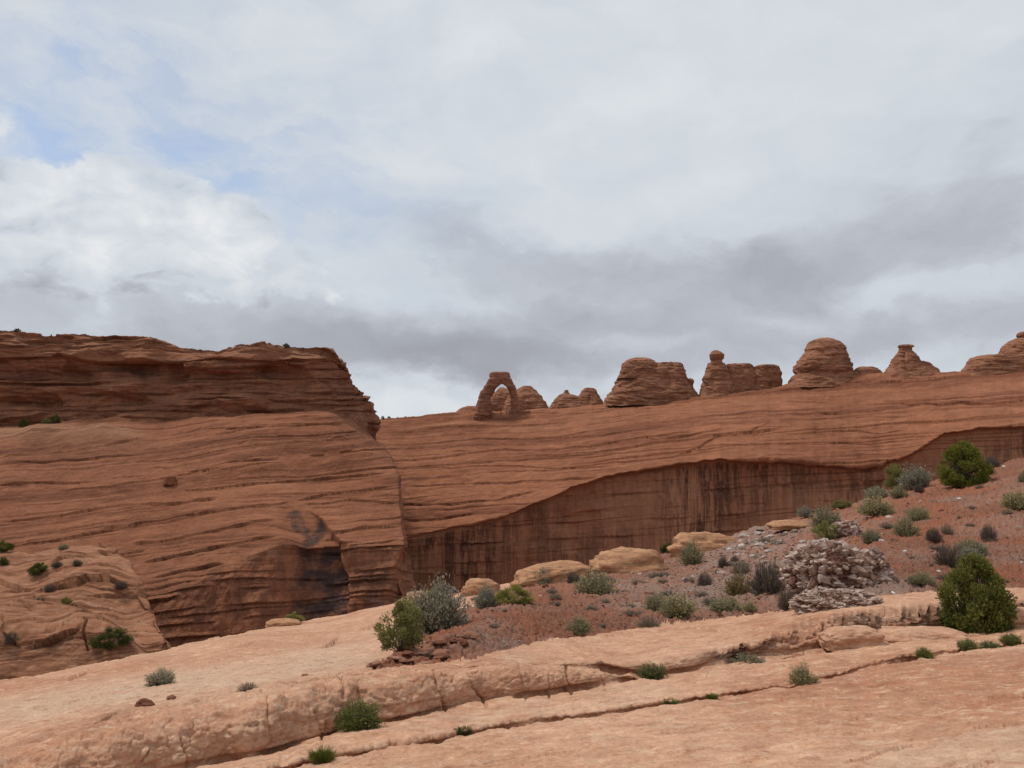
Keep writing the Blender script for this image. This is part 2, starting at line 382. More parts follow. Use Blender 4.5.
def ledge_lines(U, V, lines):
    """each line: points, lip (m out above), cut (m in below), wu, wd (px)"""
    d = np.zeros_like(U)
    for k, (pts, lip, cut, wu, wd) in enumerate(lines):
        p = np.array(sorted(pts), float); u0, u1 = p[0, 0], p[-1, 0]
        m = (U > u0 - 2) & (U < u1 + 2)
        if not m.any(): continue
        u = U[m]; vl = np.interp(u, p[:, 0], p[:, 1])
        vl = vl + 0.8 * perlin(u * .04, u * 0 + k * 3.7, u * 0) + .22 * perlin(u * .15, u * 0 + k * 1.7, u * 0)
        s = V[m] - vl
        e = min(14., (u1 - u0) * .3); env = sstep(u, u0, u0 + e) * sstep(-u, -u1, -u1 + e)
        env = env * np.clip(.75 + .9 * perlin(u * .05, u * 0 + k * 7.1, u * 0 + 2), .15, 1.3)
        d[m] += env * np.where(s <= 0, lip * np.exp(np.minimum(s, 0) / wu), -cut * np.exp(-(np.maximum(s, 0) / wd) ** 1.5))
    return d
def strata(U, B, b0, b1, step, amp, seed, wu=5., wd=3., cutk=1.0, cover=.0, uf=.012):
    """random bedding ledges along bedding coordinate B"""
    rng = np.random.RandomState(seed); d = np.zeros_like(U); b_ = b0
    while b_ < b1:
        a = amp * (.35 + rng.rand() ** 2 * 1.3); k = rng.rand() * 100
        u1 = np.linspace(U.min(), U.max(), 3000)
        env1 = np.clip(perlin(u1 * uf, u1 * 0 + k, u1 * 0) * 2.6 + .35 + cover, 0, 1.2)
        wob1 = 2.2 * perlin(u1 * .012, u1 * 0 + k, u1 * 0 + 4) + .3 * perlin(u1 * .06, u1 * 0 + k, u1 * 0 + 8)
        m = np.abs(B - b_) < 26
        u = U[m]; s = B[m] - b_ - np.interp(u, u1, wob1); env = np.interp(u, u1, env1)
        d[m] += a * env * np.where(s <= 0, np.exp(np.minimum(s, 0) / wu), -cutk * np.exp(-(np.maximum(s, 0) / wd) ** 1.5))
        b_ += step * (.4 + 1.2 * rng.rand())
    return d
def grid_faces(R, C):
    i = np.arange(R * C).reshape(R, C)
    return np.stack([i[:-1, :-1], i[:-1, 1:], i[1:, 1:], i[1:, :-1]], -1).reshape(-1, 4)
def on(name, u, v):
    U, V, P = GRIDS[name]
    k = np.argmin(((U - u) * 1.0) ** 2 + (V - v) ** 2); return Vector(P.reshape(-1, 3)[k].tolist())

# ------------------------------------------------------------------ near ground: slickrock slabs and the red soil slope
uc = np.concatenate([np.arange(-420, -20, 4.0), np.arange(-20, 1044, 1.0), np.arange(1044, 1500, 4.0)])
A_, B_ = .08, -.15                       # the slab drops to the left and away
def plane_d(u, v, c):
    den = kz(v) - A_ * kx(u, v) - B_
    den = np.minimum(den, -.004)
    return np.minimum(np.asarray(c) / den, 60.0)
def gsm(a, sg=16):
    k = np.exp(-.5 * (np.arange(-3 * sg, 3 * sg + 1) / sg) ** 2); k /= k.sum()
    return np.convolve(np.pad(a, 3 * sg, mode='edge'), k, 'valid')
def c_of(u, v, d): return (kz(v) - A_ * kx(u, v) - B_) * d
def gsm0(a, sg=10):
    k = np.exp(-.5 * (np.arange(-3 * sg, 3 * sg + 1) / sg) ** 2); k /= k.sum()
    return np.convolve(np.pad(a, 3 * sg, mode='edge'), k, 'valid')
L3b = poly(uc, [(-420,950),(0,840),(277,770),(336,757),(424,744),(482,731),(520,724),(600,714),(700,699),(775,688),(800,686),(835,676),(870,666),(900,659),(945,653),(1000,646),(1024,643),(1500,588)])
h3 = poly(uc, [(-420,10),(277,9),(424,7),(600,5),(700,4),(780,2.5),(870,5),(950,3),(1500,3)])
L2b = poly(uc, [(-420,905),(0,808),(100,786),(170,769),(224,757.5),(270,751),(303,741),(340,731),(357,724),(390,721),(424,713),(445,708),(480,701),(550,691),(600,683),(640,675.5)])
L2t = poly(uc, [(-420,845),(0,757),(100,728),(200,706),(300,689),(345,682),(400,677),(440,673.5),(500,667),(560,667),(585,667.5),(612,671.5),(640,674.8)])
Sb = poly(uc, [(-420,838),(0,752),(100,723),(200,702),(300,686),(345,680),(400,674),(420,671.5),(500,664.5),(560,665),(600,666.5),(630,672),(660,673.5),(690,669),(730,661),(800,651),(830,646.5),(880,640),(930,632),(960,628),(1024,622),(1500,575)])
St = poly(uc, [(420,671),(500,662.5),(560,662),(600,661.5),(640,659),(700,651),(740,644.5),(770,636),(800,622),(830,615),(880,606),(940,603),(985,601),(1024,600),(1500,560)])
St = np.where(uc < 420, Sb - .5, np.minimum(St, Sb - .4))
far = uc > 640
L2b = np.where(far, Sb + 3.0, L2b); L2t = np.where(far, Sb + 2.3, L2t)
jit = lambda k, a, f=.06: a * perlin(uc * f, uc * 0 + k, uc * 0) + a * .5 * perlin(uc * f * 3.1, uc * 0 + k, uc * 0 + 5)
L3b = L3b + jit(1, 2.0); h3 = h3 * np.clip(1 + jit(2, 1.2, .03), .3, 1.8)
L2t = np.minimum(L2t + jit(3, 1.2, .025) * (uc < 600), L2b - .5)
Sb = np.minimum(Sb, L2t - .4); St = np.minimum(St + jit(4, 2.5) * sstep(uc, 640, 720), Sb - .4)
L1 = poly(uc, [(-420,820),(0,736),(100,715),(240,690),(330,676),(360,672),(400,668),(430,664),(460,660.5),(480,657),(505,650),(540,641),(600,634),(620,630),(660,626),(700,620),(760,613),(790,609),(830,601),(870,595),(900,594),(940,591),(1024,588),(1500,545)])
L1 = gsm0(L1); L1 = np.minimum(L1, St - 1.0)
RIM = poly(uc, [(-420,765),(0,679),(50,671),(100,662),(150,653),(200,641),(250,631),(300,621),(350,613),(390,605),(430,598),(462,592),(500,585),(520,582),(560,574),(600,565),(640,558),(670,553),(700,546),(740,532),(780,521),(820,513),(850,506),(880,492),(905,488),(940,479),(985,467),(1024,457),(1500,400)])
RIM = gsm0(RIM, 5) + jit(8, 1.2, .02)
c0 = np.full_like(uc, -1.6)
d3b = plane_d(uc, L3b, c0); L3t = np.minimum(L3b - h3, L3b - .3); d3t = d3b + .10
c1 = gsm(c_of(uc, L3t, d3t)); d3t = np.maximum(plane_d(uc, L3t, c1), d3b + .01)
L2b = np.minimum(L2b, L3t - .5)
d2b = plane_d(uc, L2b, c1); d2t = d2b + np.where(far, .02, .12 + .012 * (L2b - L2t))
c2 = gsm(c_of(uc, L2t, d2t)); d2t = np.maximum(plane_d(uc, L2t, c2), d2b + .01)
dsb = plane_d(uc, Sb, c2); dst = dsb + .04 + .018 * (Sb - St)
c3 = gsm(c_of(uc, St, dst), 24); dst = plane_d(uc, St, c3); dst = np.maximum(dst, dsb - .14)
dl1 = gsm0(plane_d(uc, L1, c3), 12)
drim_p = plane_d(uc, RIM, c3)
drim_e = poly(uc, [(380,34),(470,34),(600,38),(700,44),(850,46),(1024,48),(1500,54)])
drim = drim_p + (drim_e - drim_p) * sstep(uc, 250, 400)
drim = np.maximum(drim, dl1 + 4)
zr = kz(RIM) * drim
def drop(dd, dz): return (uc, vrow((zr + dz) / (drim + dd)), drim + dd)
v_near = np.full_like(uc, 1500.0)
v_mid = np.maximum(L3b + 25, 790.0)
rows = [(uc, v_near, plane_d(uc, v_near, c0)), (uc, v_mid, plane_d(uc, v_mid, c0)), (uc, L3b, d3b), (uc, L3t, d3t), (uc, L2b, d2b), (uc, L2t, d2t), (uc, Sb, dsb), (uc, St, dst), (uc, L1, dl1), (uc, RIM, drim), drop(2.0, -1.3), drop(9.0, -14), drop(14, -62)]
rnd_e = lambda t: 1 - math.sqrt(max(0, 1 - t ** 2.2))
U, V, D = loft(rows, [40, 190, 10, 40, 44, 10, 30, 44, 130, 6, 8, 8], [None, None, rnd_e, None, rnd_e, None, rnd_e, None, None, None, None, None])
P = to_xyz(U, V, D); N = normals(P)
x, y, z = P[..., 0], P[..., 1], P[..., 2]
L1g, RIMg = np.broadcast_to(L1, U.shape), np.broadcast_to(RIM, U.shape)
# soil mask
ub = np.interp(V, [560, 580, 590, 600, 612, 630, 650, 660, 673, 690], [520, 535, 505, 478, 452, 425, 395, 380, 358, 352])
dm = sstep(U - ub + 9 * perlin(U * .08, V * .15, U * 0) + 5 * perlin(U * .3, V * .5, U * 0), -3, 9) * sstep(L1g - V + 2.0 * perlin(U * .12, V * .2, U * 0) + 1.2 * perlin(U * .5, V * .8, U * 0), -.3, 1.2)
rockrim = sstep(V - RIMg + 3 * perlin(U * .07, U * 0, U * 0), 0, 5) ; dm = dm * np.where((U > 455) & (U < 640), np.maximum(rockrim, sstep(U, 600, 640)), 1) * (V > 300)
face_zone = sstep(V, np.broadcast_to(L2t, U.shape) - 14, np.broadcast_to(L2t, U.shape) + 8) * sstep(-V, -np.broadcast_to(L2b, U.shape) - 1, -np.broadcast_to(L2b, U.shape) + 6) * (U < 660)
crest = np.exp(-((V - np.broadcast_to(L2t, U.shape)) / 22) ** 2) * (U < 440)
slab_d = .05 * fbm(x * .35, y * .35, z * .35, 3) + .018 * fbm(x * 1.7, y * 1.7, z * 1.7, 4) + .017 * fbm(x * 4.5, y * 6.5, z * 8, 5, .62) - .03 * np.clip(fbm(x * 3.1 + 7, y * 5, z * 6, 3) - .22, 0, 1)
f1, f2, cid = cells(x * 5.5 + .3 * fbm(x * 3, y * 3, z * 3, 2), y * 5.5, z * 7)
slab_d += (.045 * fbm(x * 2.2, y * 2.2, z * 3.0, 5, .62) + .03 * np.minimum(f2 - f1, .12) / .12 * cid) * np.clip(face_zone + .4 * crest, 0, 1)
bedc = (z - .075 * x + .13 * y + .05 * fbm(x * .3, y * .3, z * .3, 2)) * 30
slab_d += strata(U, V + .125 * (U - 512) + 3 * fbm(U * .008, V * .02, U * 0, 2), 590, 830, 8.0, .008, 5, 4., 2.0, 1.2, -.12, .018) * (V < 790)
slab_lines = [
    ([(838,767),(870,757),(890,749),(912,743),(931,741)], .012, .034, 6, 2.0), ([(958,734),(985,729),(1040,722)], .015, .02, 8, 2.0),
    ([(308,647),(325,645),(336,640),(341,633)], .04, .10, 6, 1.6), ([(352,632),(372,626),(392,619)], .05, .14, 6, 1.8),
    ([(255,650),(270,651),(284,657)], .03, .06, 4, 1.4), ([(63,682),(80,677),(90,671)], .03, .07, 4, 1.4), ([(124,700),(134,699),(143,697)], .02, .06, 4, 1.4),
    ([(204,642),(228,634),(250,630)], .03, .08, 4, 1.4), ([(-10,692),(14,688)], .03, .08, 4, 1.4), ([(0,716),(60,706),(120,690)], .015, .02, 5, 2),
    ([(590,637),(640,631),(700,627),(735,634)], .02, .06, 4, 1.5), ([(430,684),(500,676),(560,672)], .0, .0, 4, 1.5),
    ([(85,728),(105,720),(120,714)], .02, .05, 4, 1.5), ([(700,712),(760,703),(840,692),(900,682)], .01, .012, 6, 2), ([(610,740),(700,728),(760,723)], .01, .012, 6, 2),
    ([(140,764),(150,748),(152,740)], .03, .06, 4, 2),
]
for ln_, dep_, w_ in ((L2b, .15, 1.3), (L3b, .065, 1.1), (np.where(uc > 600, Sb, 9999.), .18, 1.5)):     # shadow gaps under the ledges
    mod_ = dep_ * np.clip(.65 + 1.9 * perlin(uc * .03, uc * 0 + dep_ * 50, uc * 0), .02, 1.3)
    slab_d -= mod_ * np.exp(-(np.abs((V - ln_ - .1) / w_)) ** 1.5) * (U > -200) * (U < 1300)
slab_d += ledge_lines(U, V, slab_lines) * (1 - dm)
for pts, wpx, dep in (([(673,434),(690,437),(709,445)], 1.3, .16), ([(684,470),(705,486)], 1.2, .12), ([(665,566),(678,569),(691,571)], 1.3, .13), ([(680,548),(695,549)], 1.0, .08),
                      ([(679,340),(690,343),(700,341)], 1.4, .12), ([(700,267),(745,272)], 1.2, .06), ([(735,182),(752,187),(770,190)], 1.3, .07), ([(676,602),(683,604)], 1, .06),
                      ([(712,316),(740,322)], 1.2, .08), ([(668,520),(700,526)], 1.0, .05)):
    q = np.array(pts, float); m = (V > q[0, 0] - 3) & (V < q[-1, 0] + 3)
    uu = np.interp(V[m], q[:, 0], q[:, 1]) + 1.2 * perlin(V[m] * .3, V[m] * 0 + q[0, 1], V[m] * 0)
    slab_d[m] -= .6 * dep * np.exp(-((U[m] - uu) / wpx) ** 2) * sstep(V[m], q[0, 0] - 3, q[0, 0]) * sstep(-V[m], -q[-1, 0] - 3, -q[-1, 0])
# rough broken face of the recess on the right
rz_ = sstep(U, 690, 740) * sstep(-V, -np.broadcast_to(Sb, U.shape) - .5, -np.broadcast_to(Sb, U.shape) + 2) * sstep(V, np.broadcast_to(St, U.shape) - 2, np.broadcast_to(St, U.shape) + 2)
slab_d += rz_ * (.12 * fbm(x * 2.2, y * 1.0, z * 3.5, 4, .6) - .10)
dirt_d = -.05 + .22 * sstep(U - ub, 0, 70) * sstep(640 - U, 0, 120) * sstep(L1g - V, 0, 22) + .09 * fbm(x * .35, y * .35, x * 0, 3) + .06 * fbm(x * 1.4, y * 1.4, x * 0, 4, .6)
f1, f2, cid = cells(x * 3.2, y * 1.9)
rub = sstep(fbm(x * .25 + 9, y * .25, x * 0, 3), -.05, .25)
rubl = np.exp(-(((U - 420) / 55) ** 2 + ((V - 658) / 14) ** 2))            # flat broken slabs at the foot of the big shrubs
dirt_d += (.10 * cid * np.clip((f2 - f1) * 4, 0, 1)) * np.clip(rub * .6 + 1.6 * rubl, 0, 1.5)
f1, f2, cid = cells(x * 8.0, y * 5.0)
dirt_d += .08 * cid * np.clip((f2 - f1) * 4, 0, 1)
rimfade = np.broadcast_to((D <= np.broadcast_to(drim, D.shape) + .01), D.shape)
d = slab_d * (1 - dm) + dirt_d * dm
up = np.zeros_like(N); up[..., 2] = 1
dirv = N * (1 - dm[..., None]) + up * dm[..., None]
Pd = P + dirv * d[..., None]
GRIDS['ground'] = (U, V, Pd)
pale = np.exp(-(((V - (np.interp(U, [0, 240, 400], [712, 676, 648]))) / 15.) ** 2)) * sstep(-U, -420, -330) * sstep(U, -200, 60) * (.75 + .5 * fbm(x * .5, y * .5, z, 3))
pale = np.clip(pale, 0, 1) * (1 - dm)
pinkish = sstep(V - np.interp(U, [800, 900, 958, 1040], [785, 752, 735, 722]), -1, 3) * (U > 760) * .4
mask = np.stack([rz_ * .8, np.clip(pale * .95 + pinkish, 0, 1), np.zeros_like(U)], -1).reshape(-1, 3)  # mask.x darkens the recess face: overhang shade and dirt put into colour
grey_rub = np.clip(1.1 * np.exp(-(((U - 740) / 60) ** 2 + ((V - 545) / 26) ** 2)) + .9 * np.exp(-(((U - 690) / 110) ** 2 + ((V - 592) / 22) ** 2)) + .8 * np.exp(-(((U - 840) / 75) ** 2 + ((V - 588) / 14) ** 2)) + .45 * rub, 0, 1)
grey_rub = grey_rub * .6
dmask = np.stack([np.zeros_like(U), grey_rub, np.zeros_like(U)], -1).reshape(-1, 3)
fc = grid_faces(*U.shape); isd = dm.ravel()[fc].mean(1) > .5
def sub_mesh(name, sel, mat, attrs):
    f = fc[sel]; ids, inv = np.unique(f, return_inverse=True)
    o = mesh_obj(name, Pd.reshape(-1, 3)[ids], inv.reshape(f.shape), mat, attrs={k: a[ids] for k, a in attrs.items()})
    return tag(o, kind='structure')
sub_mesh('ground', ~isd, M['slab'], {'bed': bedc.ravel(), 'mask': mask})
sub_mesh('soil_slope', isd, M['dirt'], {'mask': dmask})

# ------------------------------------------------------------------ far cliff with the alcove
uc = np.concatenate([np.arange(-500, 350, 6.0), np.arange(350, 1040, .8), np.arange(1040, 1700, 6.0)])
one = np.ones_like(uc)
rim = poly(uc, [(-500,430),(350,421),(380,419),(420,416),(460,413),(480,412.5),(500,412),(520,411.5),(560,409),(610,404),(700,396),(760,390),(790,383),(850,375),(900,372),(960,372),(1024,366),(1250,345),(1700,330)]) + jit(1, 1.0, .05)[:0].sum()
rim = rim + .8 * perlin(uc * .06, uc * 0, uc * 0) + .5 * perlin(uc * .25, uc * 0, uc * 0)
drim2 = poly(uc, [(-500,370),(380,346),(512,340),(700,326),(850,316),(1024,302),(1700,280)])
lip = poly(uc, [(-500,575),(300,548),(400,540),(420,534),(470,524),(500,517),(540,501),(570,488),(600,478),(650,468),(700,461),(740,459),(790,461),(850,467),(880,466),(905,456),(930,441),(945,433),(980,428),(1024,425),(1250,415),(1700,405)])
lip = lip + 3.0 * perlin(uc * .03, uc * 0 + 3, uc * 0) + 1.4 * perlin(uc * .12, uc * 0 + 3, uc * 0)
dlip = poly(uc, [(-500,300),(400,288),(500,281),(600,273),(700,267),(800,264),(900,262),(1024,252),(1700,235)])
rec = poly(uc, [(-500,.4),(400,.4),(480,.6),(540,1.6),(580,3.0),(640,4.6),(820,5.0),(890,3.5),(930,3.0),(1700,3)])
zrim = kz(rim) * drim2
zl = kz(lip) * dlip
mid = rim + (lip - rim) * .5
idm = (1 / drim2 + 1 / dlip) / 2; dmid = 1 / idm - 4.0
r = [(uc, vrow((zrim - 1.0) / (drim2 + 90)), drim2 + 90), (uc, vrow((zrim - .6) / (drim2 + 6)), drim2 + 6), (uc, rim, drim2), (uc, mid, dmid), (uc, lip, dlip),
     (uc, vrow((zl - .5) / (dlip + rec * .8)), dlip + rec * .8), (uc, vrow((zl - 5) / (dlip + rec)), dlip + rec),
     (uc, vrow((zl * 0 - 58) / (dlip + 1.0)), dlip + 1.0), (uc, vrow((zl * 0 - 66) / (dlip - 25.)), dlip - 25.)]
U, V, D = loft(r, [4, 6, 110, 110, 6, 14, 150, 6])
P = to_xyz(U, V, D); N = normals(P); x, y, z = P[..., 0], P[..., 1], P[..., 2]
lipg, rimg = np.broadcast_to(lip, U.shape), np.broadcast_to(rim, U.shape)
wall = sstep(V - lipg, 1.5, 6) * (D < np.broadcast_to(dlip, D.shape) + 9)
slope = (V >= rimg - .2) * (V <= lipg + 1)
# bedding coordinate follows the traced lines, rising to the right
Bc = V + np.interp(U, [-500, 380, 560, 700, 800, 1024, 1700], [-10, 0, 13, 27, 36, 52, 80]) + 4 * fbm(U * .006, V * .012, U * 0, 3)
d_s = strata(U, Bc, 400, 575, 7., .20, 3, 6., .9, 1.6, .15, .007) + strata(U, Bc - .06 * (U - 600), 380, 600, 13., .16, 9, 5., .9, 1.7, -.05, .014)
far_lines = [
    ([(378,462),(440,458),(505,449),(540,450),(600,443),(650,437),(700,432)], .8, 1.6, 6, 1.6), ([(380,470),(470,464),(540,459),(620,452)], .5, 1.1, 5, 1.5),
    ([(440,453),(455,452),(470,452)], .4, 2.0, 3, 1.4), ([(590,425),(600,423),(612,420)], .4, 1.6, 3, 1.5), ([(655,440),(690,436),(720,431),(728,432)], .8, 2.4, 5, 1.8),
    ([(640,433),(648,438),(660,441)], .3, 1.2, 3, 1.5), ([(670,457),(700,446),(720,436),(760,432),(786,428)], 1.0, 1.8, 6, 2.0), ([(724,438),(750,433),(770,424),(776,422)], .6, 1.6, 4, 1.6),
    ([(800,434),(830,432),(860,431),(884,434),(905,430)], .6, 1.5, 5, 1.6), ([(895,402),(910,405),(925,403),(940,406),(960,404),(1000,403),(1030,399)], 1.0, 2.2, 4, 1.8),
    ([(720,395),(790,389),(850,384),(920,379),(970,375),(1030,370)], .7, 1.4, 4, 1.4), ([(815,413),(840,414),(870,412),(890,410)], .5, 1.4, 4, 1.4),
    ([(400,488),(470,484),(540,481),(600,476)], .7, 1.5, 5, 1.6), ([(400,505),(450,505),(500,500),(540,489)], .9, 1.8, 5, 1.8), ([(402,520),(440,519),(480,513)], .9, 1.7, 5, 1.8),
    ([(395,433),(440,431),(470,427)], .4, .9, 4, 1.4), ([(464,431),(480,431),(488,429)], .5, 1.0, 3, 1.3), ([(505,437),(518,434),(523,432)], .8, .9, 3, 1.3),
    ([(740,446),(800,443),(870,444),(900,440)], .5, 1.0, 5, 1.5), ([(530,440),(580,436),(640,432)], .7, 1.0, 4, 1.4), ([(460,417),(480,418),(500,418)], .4, .8, 3, 1.2),
    ([(380,419.5),(420,417),(470,414)], .5, 1.2, 2, 1.3), ([(560,412),(640,406),(700,401)], .4, .9, 3, 1.3),
]
far_lines = [(p_, a_ * .4, b_ * .5, c1_, max(.8, d1_ * .6)) for p_, a_, b_, c1_, d1_ in far_lines]
d_s += ledge_lines(U, V, far_lines)
d_s += .9 * fbm(x * .02, y * .02, z * .05, 4) + .35 * fbm(x * .12, y * .12, z * .35, 4)
f1, f2, cid = cells(x * .05, z * .09 + .3 * fbm(x * .05, y * .05, z * .05, 2))
d_w = 1.6 * (cid - .5) * np.clip((f2 - f1) * 6, 0, 1) * sstep(V - lipg, 6, 22) + 1.6 * fbm(x * .045, y * .045, z * .012, 4) + .5 * fbm(x * .25, y * .25, z * .05, 4, .6) + .5 * strata(U, V + .05 * (U - 600), 440, 640, 11, .8, 21, 6, 2.2, 1.2, .1, .02)
d = d_s * slope + d_w * wall
Pd = P + N * d[..., None]
GRIDS['cliff'] = (U, V, Pd)
varn = wall * np.clip(.48 + 1.2 * fbm(x * .025, y * .02, z * .02, 4), .08, .95)
mask = np.stack([varn, wall * np.clip(.80 + .8 * fbm(x * .03 + 5, y * .03, z * .015, 3), .2, 1), wall * .0], -1).reshape(-1, 3)  # mask.y here lightens the alcove wall's colour to offset its shade
tag(mesh_obj('cliff', Pd.reshape(-1, 3), grid_faces(*U.shape), M['cliff'], attrs={'bed': Bc.ravel() * .6, 'mask': mask}), kind='structure')

# ------------------------------------------------------------------ left mesa
tt = np.concatenate([np.linspace(0, .30, 60, endpoint=False), np.linspace(.30, 1, 700)])
UL = -320.0
def mrow(edge, vpts, dpts, bump_d=0.0, du=0.0):
    u = UL + tt * (edge - UL)
    return (u + 0.0, poly(u, vpts), poly(u, dpts))
TOP = [(-320,322),(-60,326),(0,330),(20,331),(36,333),(45,336),(70,334),(85,333.5),(105,337),(140,337),(152,337),(163,341),(180,348),(212,349.5),(218,351),(228,348),(240,347),(265,346),(283,346),(300,347),(322,347),(330,349),(336,354)]
r0 = mrow(334, TOP, [(-320,222),(0,206),(330,190)])
r0 = (r0[0], r0[1] + 1.1 * perlin(r0[0] * .05, tt * 0, tt * 0) + .9 * perlin(r0[0] * .17, tt * 0, tt * 0) + .5 * perlin(r0[0] * .5, tt * 0, tt * 0), r0[2])
r1 = mrow(347, [(-320,360),(0,357),(60,356),(100,361),(180,362),(215,357),(250,360),(330,358),(347,371)], [(-320,218),(0,203),(250,190),(325,188),(347,196)])
r1b = (r1[0] + .3, r1[1] + 3.0, r1[2] + 1.1 + 1.1 * perlin(r1[0] * .03, tt * 0, tt * 0 + 3))
r2 = mrow(374, [(-320,434),(0,430),(40,425),(75,423),(110,420),(150,421),(200,416),(250,412),(300,410),(330,409),(350,415),(365,428),(374,442)], [(-320,216),(0,201),(250,189),(335,186),(374,206)])
r2b = mrow(381, [(-320,442),(0,438),(75,430),(110,427),(150,427),(200,421),(250,417),(300,415),(330,416),(350,427),(365,437),(381,447)], [(-320,202),(0,192),(100,193),(250,184),(335,181),(381,186)])
r3 = mrow(397, [(-320,520),(0,500),(200,486),(397,478)], [(-320,182),(0,174),(250,169),(397,170)])
r4 = mrow(404, [(-320,660),(0,606),(165,592),(220,566),(280,545),(340,540),(404,545)], [(-320,150),(0,147),(250,150),(404,154)])
r5 = mrow(417, [(-320,740),(0,702),(170,652),(300,622),(417,602)], [(-320,146),(0,142),(250,145),(417,150)])
r6 = mrow(424, [(-320,900),(0,800),(424,690)], [(-320,138),(0,135),(424,145)])
z0 = kz(r0[1]) * r0[2]
rb1 = (r0[0] - 1, vrow((z0 - .4) / (r0[2] + 5)), r0[2] + 5); rb0 = (r0[0] - 40, vrow((z0 - 3) / (r0[2] + 90)), r0[2] + 90)
ra = mrow(349.5, [(-320,384),(0,380),(250,381),(330,379),(349.5,383)], [(-320,218),(0,203),(250,191),(325,189),(349.5,198)])
rb = mrow(370, [(-320,408),(0,404),(250,399),(335,396),(370,403)], [(-320,217),(0,202),(250,190),(335,187.5),(370,203)])
rows = [rb0, rb1, r0, r1, r1b, ra, rb, r2, r2b, r3, r4, r5, r6]
U, V, D = loft(rows, [4, 5, 52, 8, 40, 42, 38, 14, 110, 140, 110, 6])
# wrap the end of the mesa round its corner and away
J = 46; j = np.arange(1, J + 1) / J
ang = j * math.pi / 2
Uw = U[:, -1:] + 5.0 * np.sin(ang)[None] - 14 * j[None] ** 3; Vw = np.repeat(V[:, -1:], J, 1); Dw = D[:, -1:] + 14 * (1 - np.cos(ang))[None] + 95 * (j[None] ** 4)
kzz = kz(V[:, -1:]) * D[:, -1:]; Vw = np.maximum(vrow(kzz / Dw), V[:, -1:] + 2 * j[None])
Pw = to_xyz(Uw, Vw, Dw)
P = np.concatenate([to_xyz(U, V, D), Pw], 1)
Vp = np.concatenate([V, np.repeat(V[:, -1:], J, 1)], 1); Up = np.concatenate([U, U[:, -1:] + 40 * j[None] + np.zeros((U.shape[0], 1))], 1)
U, V = Up, Vp
N = normals(P); x, y, z = P[..., 0], P[..., 1], P[..., 2]
rowi = np.arange(U.shape[0])[:, None] * np.ones((1, U.shape[1]))
c_ = np.cumsum([0, 4, 5, 52, 8, 120, 14, 110, 140, 110, 6])
front = (rowi >= c_[2])
cap = (rowi >= c_[2]) & (rowi < c_[3]); upper = (rowi >= c_[4]) & (rowi < c_[5] + 4); slp = (rowi >= c_[5]) & (rowi <= c_[8] + 8); low = sstep(rowi, c_[8] - 4, c_[8] + 14)
Bm = V + np.interp(U, [-320, 0, 200, 400, 460], [-40, 0, 21, 38, 42]) + 5 * fbm(U * .006, V * .012, U * 0, 3)
topf = np.clip((rowi - c_[2]) / 6., 0, 1)
d_cap = 1.2 * fbm(x * .08, y * .08, z * .2, 4, .5) + .6 * strata(U, V + 2 * fbm(U * .02, V * .02, U * 0, 2), 330, 372, 5., .8, 31, 3, 1.6, 1.3, .25, .03)
f1, f2, cid = cells(x * .07, z * .22 + .4 * fbm(x * .1, y * .1, z * .1, 2))
d_cap += 2.4 * topf * (cid - .5) * np.clip((f2 - f1) * 4, 0, 1)
f1, f2, cid = cells(x * .08, z * .20 + .3 * fbm(x * .1, y * .1, z * .1, 2))
d_up = 1.4 * fbm(x * .06, y * .06, z * .2, 4, .55) + 2.4 * (cid - .6) * np.clip((f2 - f1) * 4, 0, 1) + strata(U, V, 355, 425, 6., .55, 41, 3, 1.4, 1.5, .2, .02)
cave = lambda u0, v0, wu, wv_, dep: -dep * np.exp(-(np.abs((U - u0) / wu) ** 3 + np.abs((V - v0) / wv_) ** 3))
d_up += cave(140, 370, 42, 9, 3.0) + cave(175, 372, 10, 9, 3) + cave(70, 374, 26, 8, 3) + cave(20, 374, 24, 8, 2.5) + cave(25, 401, 28, 4, 2) + cave(130, 401, 14, 4, 1.8) + cave(45, 384, 60, 2.0, 2.5) + cave(270, 372, 30, 5, 2.0) + cave(230, 392, 60, 6, 1.2)
d_up += -1.0 * cave(95, 371, 18, 6, 2.0) - cave(210, 366, 30, 7, 1.8)
d_sl = strata(U, Bm, 380, 660, 9., .13, 51, 7., .8, 1.6, .15, .008) + strata(U, Bm + .03 * U, 380, 680, 15., .12, 57, 7., .8, 1.8, -.05, .014)
